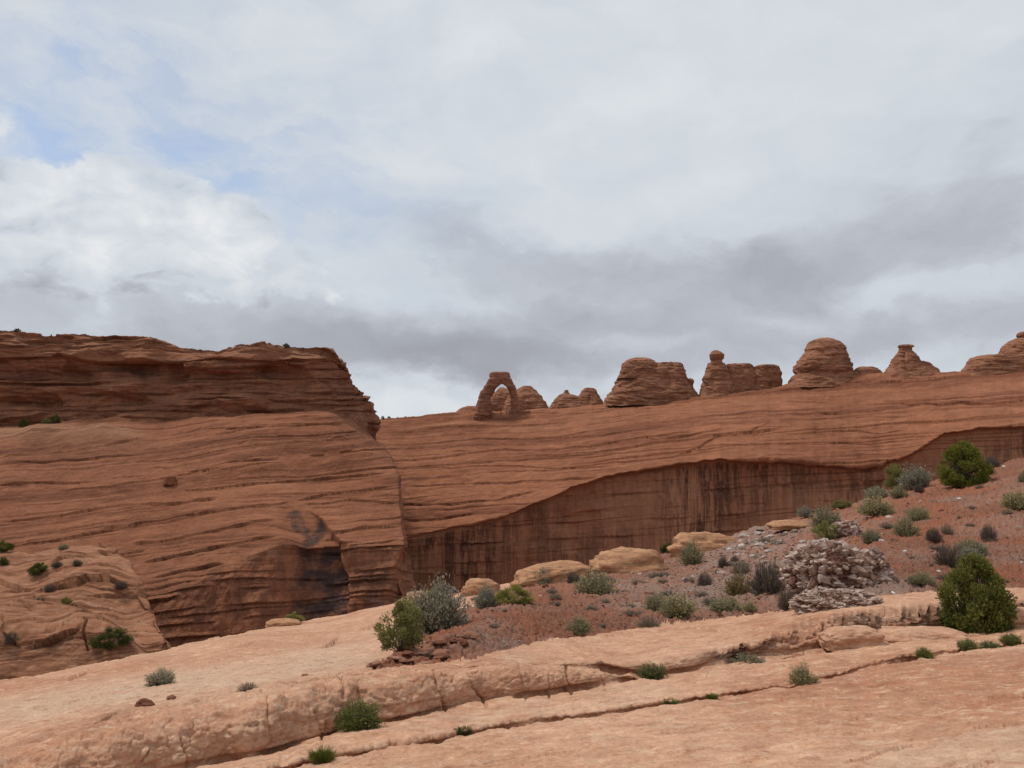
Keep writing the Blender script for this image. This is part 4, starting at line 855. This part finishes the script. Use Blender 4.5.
# ------------------------------------------------------------------ stones
def stone_mesh(seed, flatk):
    q, f = ICO[3]; q = q.copy(); o_ = np.random.RandomState(seed).rand(3) * 40
    f1, f2, cid = cells(q[:, 0] * 1.3 + o_[0], q[:, 1] * 1.3 + o_[1], q[:, 2] * 1.3 + o_[2])
    q *= (1 + .35 * fbm(q[:, 0] + o_[0], q[:, 1] + o_[1], q[:, 2] + o_[2], 4) + .3 * (cid - .5))[:, None]
    q[:, 2] *= flatk
    return q * .5, f
rng = np.random.RandomState(7)
proto = {}
for kind in ('grey_stone', 'white_stone', 'red_stone'):
    proto[kind] = []
    for k in range(4):
        q, f = stone_mesh(100 + k + len(kind), .45 + .1 * k)
        me = mesh_obj('stone', q, f, M[kind], smooth=False, attrs={'rnd': np.full(len(q), .5)})
        proto[kind].append(me.data); bpy.data.objects.remove(me)
def stone(u, v, px, kind, label, group, g='ground'):
    p = on(g, u, v); s = px * p.y / F
    o = bpy.data.objects.new('stone', proto[kind][rng.randint(4)]); col.objects.link(o)
    o.location = p + Vector((0, 0, s * .08)); o.scale = (s, s * (.7 + .5 * rng.rand()), s * (.7 + .5 * rng.rand())); o.rotation_euler = (rng.rand() * .4 - .2, rng.rand() * .4 - .2, rng.rand() * 6.28)
    return tag(o, label, 'stone', group)
L1f = lambda u: np.interp(u, [360,400,460,505,540,620,700,790,870,1024], [672,668,660,650,641,630,620,609,595,588])
RMf = lambda u: np.interp(u, [380,430,520,600,700,780,850,905,985,1024], [612,600,584,567,548,523,508,490,469,459])
n = 0
while n < 85:
    u = rng.normal(742, 26); v = rng.normal(541, 13)
    if v < RMf(u) + 2: continue
    stone(u, v, 3.0 + 7 * rng.rand() ** 2, 'grey_stone', 'grey angular stone in the rubble patch left of the big rough boulder', 'grey stones of the rubble patch'); n += 1
n = 0
while n < 90:
    u = rng.uniform(450, 1024); v = rng.uniform(RMf(u) + 4, L1f(u) - 2)
    stone(u, v, 1.8 + 4.5 * rng.rand() ** 3, 'grey_stone', 'loose pale stone scattered on the red soil slope', 'pale stones scattered on the soil'); n += 1
n = 0
while n < 60:
    u = rng.uniform(470, 1024); v = rng.uniform(RMf(u) + 4, L1f(u) - 2)
    stone(u, v, 2.0 + 6 * rng.rand() ** 2.5, 'red_stone', 'loose red brown stone on the red soil slope', 'red stones scattered on the soil'); n += 1
n = 0
while n < 46:
    u = rng.normal(425, 32); v = L1f(u) - 1 - abs(rng.normal(0, 9))
    if u < 366 or v > L1f(u) - 1 or v < np.interp(u, [366, 400, 440, 480], [668, 655, 636, 625]): continue
    stone(u, v, 6 + 12 * rng.rand() ** 1.6, 'red_stone', 'flat red brown rock in the rubble below the big pale sage', 'broken rocks below the sage').scale.z *= .5; n += 1
for u, v, s, lab in ((959, 499, 5.5, 'brightest white stone on the soil below the round rim juniper'), (672, 608, 2.5, None), (714, 608, 3.2, None), (695, 617, 2.2, None), (889, 518, 5, 'pale flat stone just right of the widest upper sage'), (905, 553, 4, 'lone white stone on red soil right of the big rough boulder'),
                     (892, 588, 6, 'white stone at the lower right foot of the big rough boulder'), (529, 609, 2.2, None), (693, 577, 4, None), (1005, 523, 3, None), (984, 552, 3, None), (1022, 562, 3, None), (939, 574, 3.2, None), (943, 582, 3.2, None), (1019, 528, 3, None), (1004, 467, 3, None), (996, 481, 3, None), (836, 579, 4.5, None)):
    stone(u, v, s, 'white_stone', lab or 'tiny white stone on the red soil slope', None if lab else 'tiny white stones on the soil')
stone(145, 707, 17, 'red_stone', 'flat reddish rock lying on the pale slab below the lone grey sage', None); stone(171, 700, 9, 'red_stone', 'smaller reddish stone on the pale slab, right of the flat reddish rock', None)
stone(305, 678, 7, 'red_stone', 'small reddish stone on the slab crest above the cracked ledge', None)
# fine gravel too small to count
gp, gf, gr = [], [], []; q, f = ICO[3]; bmv, bmf = ico(1); k0 = 0
for n in range(9000):
    if n % 3: u = rng.uniform(400, 1024); v = rng.uniform(RMf(u) + 2, L1f(u) - 1)
    else: u = rng.normal(740, 55); v = np.clip(rng.normal(570, 26), RMf(u) + 2, L1f(u) - 1)
    p = on('ground', u, v) if False else None
    gp.append((u, v))
gp = np.array(gp); rng.shuffle(gp); Ug, Vg, Pg = GRIDS['ground']
ci = np.searchsorted(Ug[0], gp[:, 0]).clip(0, Ug.shape[1] - 1)
vv, ff = [], []
for (u, v), c in zip(gp, ci):
    ri = np.argmin(np.abs(Vg[:, c] - v)); p = Pg[ri, c]; s = (.5 + 2.4 * rng.rand() ** 3) * p[1] / F
    b_ = bmv * (1 + .3 * (rng.rand(len(bmv), 1) - .5)) * s * np.array([.6, .6, .4]); vv.append(b_ + p); ff.append(bmf + k0); k0 += len(bmv)
vv = np.concatenate(vv)
ff = np.concatenate(ff); nv, nf = len(bmv), len(bmf); half_ = int(len(gp) * .45)
tag(mesh_obj('gravel', vv[:half_ * nv], ff[:half_ * nf], M['grey_stone'], smooth=False, attrs={'rnd': np.repeat(rng.rand(half_), nv)}), kind='stuff')
tag(mesh_obj('soil_clods', vv[half_ * nv:], ff[half_ * nf:] - half_ * nv, M['red_stone'], smooth=False, attrs={'rnd': np.repeat(rng.rand(len(gp) - half_), nv)}), kind='stuff')

# ------------------------------------------------------------------ shrubs
def quads(c, ax, n_, ln, wd):
    """leaf quads: centre c, long axis ax, width axis n_"""
    a = ax * ln[:, None] * .5; b_ = n_ * wd[:, None] * .5
    v = np.stack([c - a, c + b_, c + a, c - b_], 1).reshape(-1, 3)
    return v, np.arange(len(v)).reshape(-1, 4)
def stems(p0, p1, bow, r0, r1):
    """thin three-sided bent stems"""
    mids = (p0 + p1) / 2 + bow; n = len(p0); V_, F_ = [], []
    ax = unit(p1 - p0); t = unit(np.cross(ax, np.array([.3, .5, .81]) + 0 * ax)); s = np.cross(ax, t)
    rings = []
    for p, r in ((p0, r0), (mids, (r0 + r1) / 2), (p1, r1)):
        for k in range(3):
            a = k * 2.0944; rings.append(p + (t * math.cos(a) + s * math.sin(a)) * r)
    v = np.stack(rings, 1); base = np.arange(n)[:, None, None] * 9
    fq = np.array([[i * 3 + k, i * 3 + (k + 1) % 3, (i + 1) * 3 + (k + 1) % 3, (i + 1) * 3 + k] for i in range(2) for k in range(3)])
    return v.reshape(-1, 3), (fq[None] + base).reshape(-1, 4)
def make_variant(kind, seed):
    r = np.random.RandomState(seed)
    if kind in ('juniper', 'olive', 'scrub'):
        nC, nL, ls = (150, 24000, .034) if kind == 'juniper' else (46, 6000, .04)
        zc = r.rand(nC) ** .95; zc[:nC // 5] *= .15; ph = r.rand(nC) * 6.283
        rad = np.interp(zc, [0, .12, .35, .6, .85, 1], [.34, .44, .48, .40, .24, .05]) * (.80 + .22 * r.rand(nC))
        if kind != 'juniper': rad = rad * (.6 + .55 * r.rand(nC)); zc = .12 + .88 * zc * (.6 + .4 * r.rand(nC))
        rad = rad.copy()
        if kind == 'juniper': rad[::4] *= .45
        cc = np.stack([np.cos(ph) * rad, np.sin(ph) * rad, .03 + .90 * zc], -1)
        ki = r.randint(nC, size=nL); sp = (.075 + .06 * r.rand(nC))[ki]
        off = r.normal(size=(nL, 3)); off = unit(off) * (r.rand(nL, 1) ** .45)
        c = cc[ki] + off * sp[:, None] * np.array([1.1, 1.1, 1.15])
        c[:, 2] = np.maximum(c[:, 2], .01)
        ax = unit(off + .5 * unit(c * np.array([1, 1, .3])) + np.array([0, 0, .5]) + .5 * r.normal(size=(nL, 3)))
        nn = unit(np.cross(ax, r.normal(size=(nL, 3)))); ln = ls * (.7 + .9 * r.rand(nL)); wd = ln * .55
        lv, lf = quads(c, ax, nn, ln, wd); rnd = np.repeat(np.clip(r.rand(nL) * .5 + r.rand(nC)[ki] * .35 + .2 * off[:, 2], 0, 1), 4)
        p0 = np.stack([r.normal(0, .02, nC), r.normal(0, .02, nC), np.full(nC, -.03)], -1)
        sv, sf = stems(p0, cc, r.normal(0, .03, (nC, 3)), .010, .004)
    elif kind in ('sage', 'grey', 'yellow', 'twig', 'straw', 'lush', 'mat'):
        nS = {'lush': 260, 'mat': 200, 'sage': 210, 'grey': 240, 'yellow': 160, 'twig': 420, 'straw': 260}[kind]; nL = {'lush': 6000, 'mat': 1500, 'sage': 5200, 'grey': 5200, 'yellow': 3000, 'twig': 2200, 'straw': 1200}[kind]
        ph = r.rand(nS) * 6.283; ct = .06 + .94 * r.rand(nS); stt = np.sqrt(1 - ct ** 2)
        dirs = np.stack([np.cos(ph) * stt, np.sin(ph) * stt, ct], -1)
        lump = 1 + .28 * perlin(dirs[:, 0] * 2.2 + seed, dirs[:, 1] * 2.2, dirs[:, 2] * 2.2)
        L = (.80 + .30 * r.rand(nS)) * lump
        tip = dirs * L[:, None] * np.array([.5, .5, .92]); tip[:, 2] += .04
        p0 = np.stack([np.cos(ph) * .10 * r.rand(nS), np.sin(ph) * .10 * r.rand(nS), np.full(nS, -.04)], -1)
        bow = np.stack([np.cos(ph), np.sin(ph), 0 * ph], -1) * .05 + np.array([0, 0, -.02]) + r.normal(0, .015, (nS, 3))
        sv, sf = stems(p0, tip, bow, .006 if kind != 'twig' else .008, .003 if kind != 'twig' else .004)
        ki = r.randint(nS, size=nL); t = (.30 + .75 * r.rand(nL))[:, None] if kind != 'twig' else (.2 + .8 * r.rand(nL))[:, None]
        a_, b_ = p0[ki], tip[ki]; c = a_ * (1 - t) + b_ * t + bow[ki] * (4 * t * (1 - t) * .5) + r.normal(0, .032, (nL, 3))
        c[:, 2] = np.maximum(c[:, 2], 0.0)
        ax = unit(unit(b_ - a_) + np.array([0, 0, .35]) + .55 * r.normal(size=(nL, 3))); nn = unit(np.cross(ax, r.normal(size=(nL, 3))))
        ln = .062 * (.6 + .8 * r.rand(nL)); wd = ln * (.42 if kind != 'straw' else .2)
        if kind == 'straw': ln = ln * 2
        if kind == 'twig': ln = ln * 1.3; wd = ln * .2
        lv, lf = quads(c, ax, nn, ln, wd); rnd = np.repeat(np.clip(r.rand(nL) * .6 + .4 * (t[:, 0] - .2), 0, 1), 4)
    else:   # green grass tuft
        nL = 1100; ph = r.rand(nL) * 6.283; rr = .34 * np.sqrt(r.rand(nL)); lean = .05 + .42 * r.rand(nL)
        p0 = np.stack([np.cos(ph) * rr, np.sin(ph) * rr, np.full(nL, -.03)], -1); h = .25 + .75 * r.rand(nL) ** 1.3 * (.6 + .6 * perlin(p0[:, 0] * 5 + seed, p0[:, 1] * 5, 0 * lean))
        p1 = p0 + np.stack([np.cos(ph) * lean * .55, np.sin(ph) * lean * .55, h], -1); p1[:, :2] += r.normal(0, .06, (nL, 2))
        lv, lf = stems(p0, p1, np.stack([np.cos(ph), np.sin(ph), 0 * ph], -1) * -.03, .012, .003); rnd = np.repeat(r.rand(nL), 9)
        nb = 60; ph = r.rand(nb) * 6.283
        p0 = np.stack([np.cos(ph) * .25, np.sin(ph) * .25, np.full(nb, -.03)], -1); p1 = p0 + np.stack([np.cos(ph) * .2, np.sin(ph) * .2, .3 + .2 * r.rand(nb)], -1)
        sv, sf = stems(p0, p1, p0 * 0, .010, .004)
    mat = M[{'lush': 'green', 'mat': 'drab', 'scrub': 'scrub'}.get(kind, kind)]
    lo = mesh_obj('foliage', lv, lf, mat, smooth=False, attrs={'rnd': rnd}); so = mesh_obj('stems', sv, sf, M['bark'])
    out = (lo.data, so.data); bpy.data.objects.remove(lo); bpy.data.objects.remove(so); return out
VAR = {k: [make_variant(k, 11 * i + 3) for i in range(n)] for k, n in (('juniper', 3), ('olive', 2), ('scrub', 3), ('sage', 3), ('grey', 2), ('twig', 3), ('green', 2), ('yellow', 1), ('straw', 2), ('lush', 2), ('mat', 3))}
KN = {'scrub': ('juniper', 'juniper'), 'lush': ('grass_tuft', 'grass tuft'), 'mat': ('dry_grass_clump', 'grass clump'), 'juniper': ('juniper', 'juniper'), 'olive': ('shrub', 'shrub'), 'sage': ('sage_bush', 'bush'), 'grey': ('sage_bush', 'bush'), 'twig': ('twiggy_bush', 'bush'), 'green': ('grass_tuft', 'grass tuft'), 'yellow': ('rabbit_bush', 'bush'), 'straw': ('dry_grass_clump', 'grass clump')}
PARTN = {'green': ('blades', 'dead_stalks'), 'straw': ('blades', 'stalks')}
nsh = [0]
def shrub(u0, u1, vt, vb, kind, label, grid='ground', group=None, bare=False):
    u = (u0 + u1) / 2; p = on(grid, u, vb); wv_, hv = (u1 - u0) * p.y / F * 1.06, (vb - vt) * p.y / F * 1.08
    name, cat = KN[kind]; nsh[0] += 1
    if kind in ('sage', 'twig'): wv_ *= .93; hv *= .95
    if grid == 'mesa': wv_ *= .7; hv *= .75
    if grid == 'hill': wv_ *= .88; hv *= .85
    e = empty(name, p + Vector((0, 0, -.02 * hv)), nsh[0] * 2.399)
    e.scale = (wv_, wv_, hv); tag(e, label, cat, group)
    lo, so = VAR[kind][nsh[0] % len(VAR[kind])]; pn = PARTN.get(kind, ('foliage', 'stems'))
    if not bare:
        a = bpy.data.objects.new(pn[0], lo); col.objects.link(a); a.parent = e
    b_ = bpy.data.objects.new(pn[1], so); col.objects.link(b_); b_.parent = e
    return e
GS, GRIM, GSL, GH, GM = 'bushes on the red soil slope', 'bushes along the canyon rim', 'plants in the slab cracks', 'bushes on the left rock mound', 'bushes on the mesa'
SH = [
 (945,1006,555,628,'juniper','large rounded dark green juniper standing on the pale slab at the right','ground',None),
 (943,987,445,485,'juniper','round bright green juniper on the rim skyline at the upper right','ground',GRIM),
 (884,912,462,488,'olive','sparse olive green shrub at the rim left of the round juniper','ground',GRIM),
 (900,930,466,488,'grey','thin grey branching bush beside the sparse olive rim shrub','ground',GRIM),
 (984,1000,455,467,'twig','dark low bush just right of the round rim juniper','ground',GRIM),
 (1002,1036,489,507,'sage','wide sage cut by the right picture edge','ground',GS),
 (1018,1030,470,482,'sage','small sage on the skyline at the right picture edge','ground',GRIM),
 (858,893,497,516,'sage','widest dark sage on the upper slope, left of a pale flat stone','ground',GS),
 (866,889,487,498,'grey','small grey sage at the rim above the widest upper sage','ground',GRIM),
 (889,909,486,498,'sage','sage at the rim just below the sparse olive shrub','ground',GRIM),
 (913,925,483,492,'twig','tiny dark bush at the rim right of the olive shrub','ground',GRIM),
 (906,929,505,520,'sage','rounded sage on red soil below the olive rim shrub','ground',GS),
 (894,919,515,535,'sage','sage with a dark right side, second below the olive rim shrub','ground',GS),
 (926,943,528,542,'twig','small dark twiggy bush on red soil, upper left of the slab juniper','ground',GS),
 (940,954,524,534,'straw','dry grass clump beside the small dark twiggy bush','ground',GS),
 (980,997,523,540,'twig','dark ragged bush on open soil right of centre slope','ground',GS),
 (934,961,544,565,'twig','grey purple twiggy mound above the slab juniper','ground',GS),
 (954,987,540,554,'sage','flat dark sage behind the grey purple mound','ground',GS),
 (958,983,550,563,'grey','pale grey sage right above the top of the slab juniper','ground',GS),
 (910,934,570,583,'sage','low greenish bush between the big rough boulder and the slab juniper','ground',GS),
 (811,843,507,528,'sage','leaning dark sage directly above the big rough boulder','ground',GS),
 (811,844,522,540,'olive','light olive bush touching the top of the big rough boulder','ground',GS),
 (860,881,528,542,'sage','sage behind the right shoulder of the big rough boulder','ground',GS),
 (833,851,499,509,'olive','green shrub on the rim above the leaning sage','ground',GRIM),
 (797,812,508,518,'grey','pale grey bush on the rim right of the grey rubble','ground',GRIM),
 (749,788,560,593,'twig','large dark grey twiggy bush left of the big rough boulder','ground',GS),
 (726,753,574,594,'yellow','yellow brown rabbit bush at the left foot of the large twiggy bush','ground',GS),
 (730,751,559,573,'straw','pale dry grass clump above the yellow bush','ground',GS),
 (776,802,590,610,'twig','brown twiggy bush at the slab edge below the large grey one','ground',GS),
 (707,742,596,609,'sage','wide flat dark sage near the slab edge with white stones beside it','ground',GS),
 (742,758,602,611,'sage','small sage right of the wide flat one','ground',GS),
 (659,696,596,617,'sage','dark rounded sage, front one of the pair left of the wide flat sage','ground',GS),
 (644,668,591,610,'sage','sage, rear left one of the pair by the slab edge','ground',GS),
 (696,713,571,586,'twig','dark twiggy bush alone in the rubble at mid slope','ground',GS),
 (718,729,556,568,'twig','small dark bush beside a rusty stone below the grey rubble','ground',GS),
 (730,740,552,561,'twig','tiny dark bush on the lower edge of the grey rubble','ground',GS),
 (679,706,541,563,'sage','grey green sage in front of the tan boulder dome','ground',GS),
 (690,712,537,551,'grey','paler sage tucked behind the grey green one by the tan dome','ground',GS),
 (659,674,535,546,'scrub','small dark green bush in the gap between the two tan boulders','ground',GRIM),
 (616,642,555,570,'sage','dark sage in front of the large rounded tan boulder','ground',GS),
 (574,616,570,595,'sage','large light sage right of the long tan slab boulder','ground',GS),
 (565,582,572,584,'twig','dark twiggy bush left of the large light sage','ground',GS),
 (533,556,570,586,'grey','grey sage growing against the long tan slab boulder','ground',GS),
 (497,531,590,612,'olive','olive green bush, right one of the pair on the left soil','ground',GS),
 (474,501,592,612,'grey','grey bush, left one of the pair on the left soil','ground',GS),
 (566,593,616,632,'sage','small green mound bush near the slab edge at centre','ground',GS),
 (636,661,616,627,'straw','straw coloured grass clump by the slab edge','ground',GS),
 (408,466,586,633,'grey','big pale grey sage beside the olive shrub at the left end of the soil','ground',GS),
 (374,426,606,657,'olive','big ragged olive green shrub at the left end of the soil','ground',GS),
 (424,450,586,612,'olive','yellow green shrub showing behind the big pale sage','ground',GRIM),
 (545,561,556,565,'twig','low grey bush on the rim behind the long tan slab boulder','ground',GRIM),
 (338,380,707,732,'lush','dense green grass tuft under the cracked ledge','ground',GSL),
 (310,334,748,763,'green','small thin green tuft in the lowest crack, left','ground',GSL),
 (638,666,661,675,'lush','bright green tuft in the shaded recess at the slab centre','ground',GSL),
 (788,816,666,685,'sage','grey green bush in the lower slab crack right of centre','ground',GSL),
 (664,679,697,704,'green','tiny tuft in the lower crack, left of another tiny one','ground',GSL),
 (706,718,693,699,'green','tiny tuft in the lower crack below the shaded recess','ground',GSL),
 (454,472,726,734,'green','tiny tuft in the lower crack below the vertical joint','ground',GSL),
 (916,932,648,657,'lush','small green tuft in the crack left of the juniper trunk line','ground',GSL),
 (958,978,640,650,'lush','green tuft directly below the slab juniper','ground',GSL),
 (977,1001,639,648,'lush','spreading green tuft below and right of the slab juniper','ground',GSL),
 (1002,1021,634,644,'lush','green tuft at the right end of the crack below the juniper','ground',GSL),
 (730,768,648,660,'sage','dull bush in the shadow of the recess wall','ground',GSL),
 (146,174,669,684,'grey','lone grey sage on the open pale slab at the left','ground',GSL),
 (236,259,684,693,'straw','thin dry stalks on the pale sand strip','ground',GSL),
 (285,304,612,623,'olive','small green bush at the rim beside the pale tan boulder','ground',GRIM),
 (93,134,638,662,'scrub','spreading dark juniper at the foot of the left rock mound','hill',GH),
 (145,161,645,656,'olive','small green shrub at the foot of the mound, right of the spreading juniper','hill',GH),
 (-6,14,544,558,'scrub','juniper on top of the mound at the left picture edge','hill',GH),
 (-5,9,558,568,'scrub','lower juniper at the left picture edge of the mound','hill',GH),
 (28,49,560,576,'scrub','round green juniper on the upper left mound','hill',GH),
 (57,70,542,549,'sage','small bush on the skyline of the mound','hill',GH),
 (51,65,563,570,'twig','dark low bush right of the round mound juniper','hill',GH),
 (72,85,562,569,'twig','dark low bush, right one on the mound top','hill',GH),
 (113,129,580,589,'twig','dark bush in the ledge at the right of the mound','hill',GH),
 (33,47,596,604,'twig','dark bush in the middle cleft of the mound','hill',GH),
 (60,73,600,609,'olive','greenish bush in the cleft of the mound','hill',GH),
 (43,56,586,595,'twig','dark bush below the round mound juniper','hill',GH),
 (6,22,638,652,'twig','dark bush low on the mound near the left edge','hill',GH),
 (16,30,417,431,'scrub','left bush on the pale bench of the mesa','mesa',GM),
 (49,62,414,428,'scrub','tallest bush on the pale bench of the mesa','mesa',GM),
 (41,53,424,432,'olive','low bush between the two on the pale bench','mesa',GM),
 (282,292,342,349,'scrub','tiny bush on the skyline of the mesa top','mesa',GM),
 (13,22,326,332,'scrub','tiny bush on the mesa skyline at the far left','mesa',GM),
]
for s in SH: shrub(*s[:6], grid=s[6], group=s[7])
shrub(585, 601, 545, 571, 'olive', 'tall bare dead bush with no leaves left of the large tan boulder', group=GRIM, bare=True)
n = 0
while n < 80:
    u = rng.uniform(470, 1024); v = rng.uniform(RMf(u) + 5, L1f(u) - 2)
    if abs(u - 836) < 52 and 530 < v < 606: continue
    wd_ = 6 + 13 * rng.rand() ** 1.5
    shrub(u - wd_ / 2, u + wd_ / 2, v - 1.5 - .22 * wd_, v, 'mat', 'low drab clump of dead grass on the red soil slope', group='low dead grass clumps on the soil'); n += 1
for u in (383, 389, 398, 405):
    shrub(u - 1.8, u + 1.8, 416, 419, 'scrub', 'tiny distant bush on the far rim just right of the mesa', 'cliff', 'distant bushes on the far rim')

# ------------------------------------------------------------------ three tiny walkers under the arch
def person(u, v, label, seed):
    p = on('cliff', u, v); p = Vector((kx(u, v) * (DA - 4), DA - 4, max(p.z, kz(v) * (DA - 4)) if False else kz(v) * (DA - 4)))
    g = on('cliff', u, v); p = g
    e = empty('person', p, seed * 1.3); tag(e, label, 'person', 'walkers under the arch')
    me = bpy.data.meshes.new('body'); bm = bmesh.new()
    J = {'pel': (0,0,.95,.15), 'che': (0,0,1.32,.17), 'nek': (0,0,1.5,.06), 'hed': (0,.02,1.66,.10), 'top': (0,.02,1.76,.07),
         'lk': (.10,.03,.5,.075), 'lf': (.11,0,.06,.05), 'lt': (.12,.14,.03,.04), 'rk': (-.10,.05,.5,.075), 'rf': (-.12,-.05,.06,.05), 'rt': (-.13,.10,.03,.04),
         'ls': (.20,0,1.42,.06), 'le': (.27,-.02,1.13,.045), 'lh': (.27,.08,.88,.035), 'rs': (-.20,0,1.42,.06), 're': (-.27,-.02,1.13,.045), 'rh': (-.27,.08,.88,.035)}
    vs = {k: bm.verts.new(c[:3]) for k, c in J.items()}
    for a, b_ in (('pel','che'),('che','nek'),('nek','hed'),('hed','top'),('pel','lk'),('lk','lf'),('lf','lt'),('pel','rk'),('rk','rf'),('rf','rt'),('che','ls'),('ls','le'),('le','lh'),('che','rs'),('rs','re'),('re','rh')):
        bm.edges.new((vs[a], vs[b_]))
    bm.verts.ensure_lookup_table(); bm.to_mesh(me); bm.free()
    o = bpy.data.objects.new('body', me); col.objects.link(o); o.parent = e; me.materials.append(M['jacket'])
    md = o.modifiers.new('skin', 'SKIN'); sl = me.skin_vertices[0].data
    for i, c in enumerate(J.values()): sl[i].radius = (c[3], c[3])
    sl[0].use_root = True
    o.modifiers.new('sub', 'SUBSURF').levels = 1
    q, f = ICO[3]; mesh_obj('hair', q * np.array([.105, .115, .09]) + np.array([0, .0, 1.74]), f, M['hair'], e)
person(501, 416.5, 'tiny distant person in dark clothes standing left in the arch opening', 1)
person(507, 415.5, 'tiny distant person in dark clothes near the right foot of the arch', 2)
person(529, 414.5, 'tiny distant person in dark clothes right of the arch', 3)
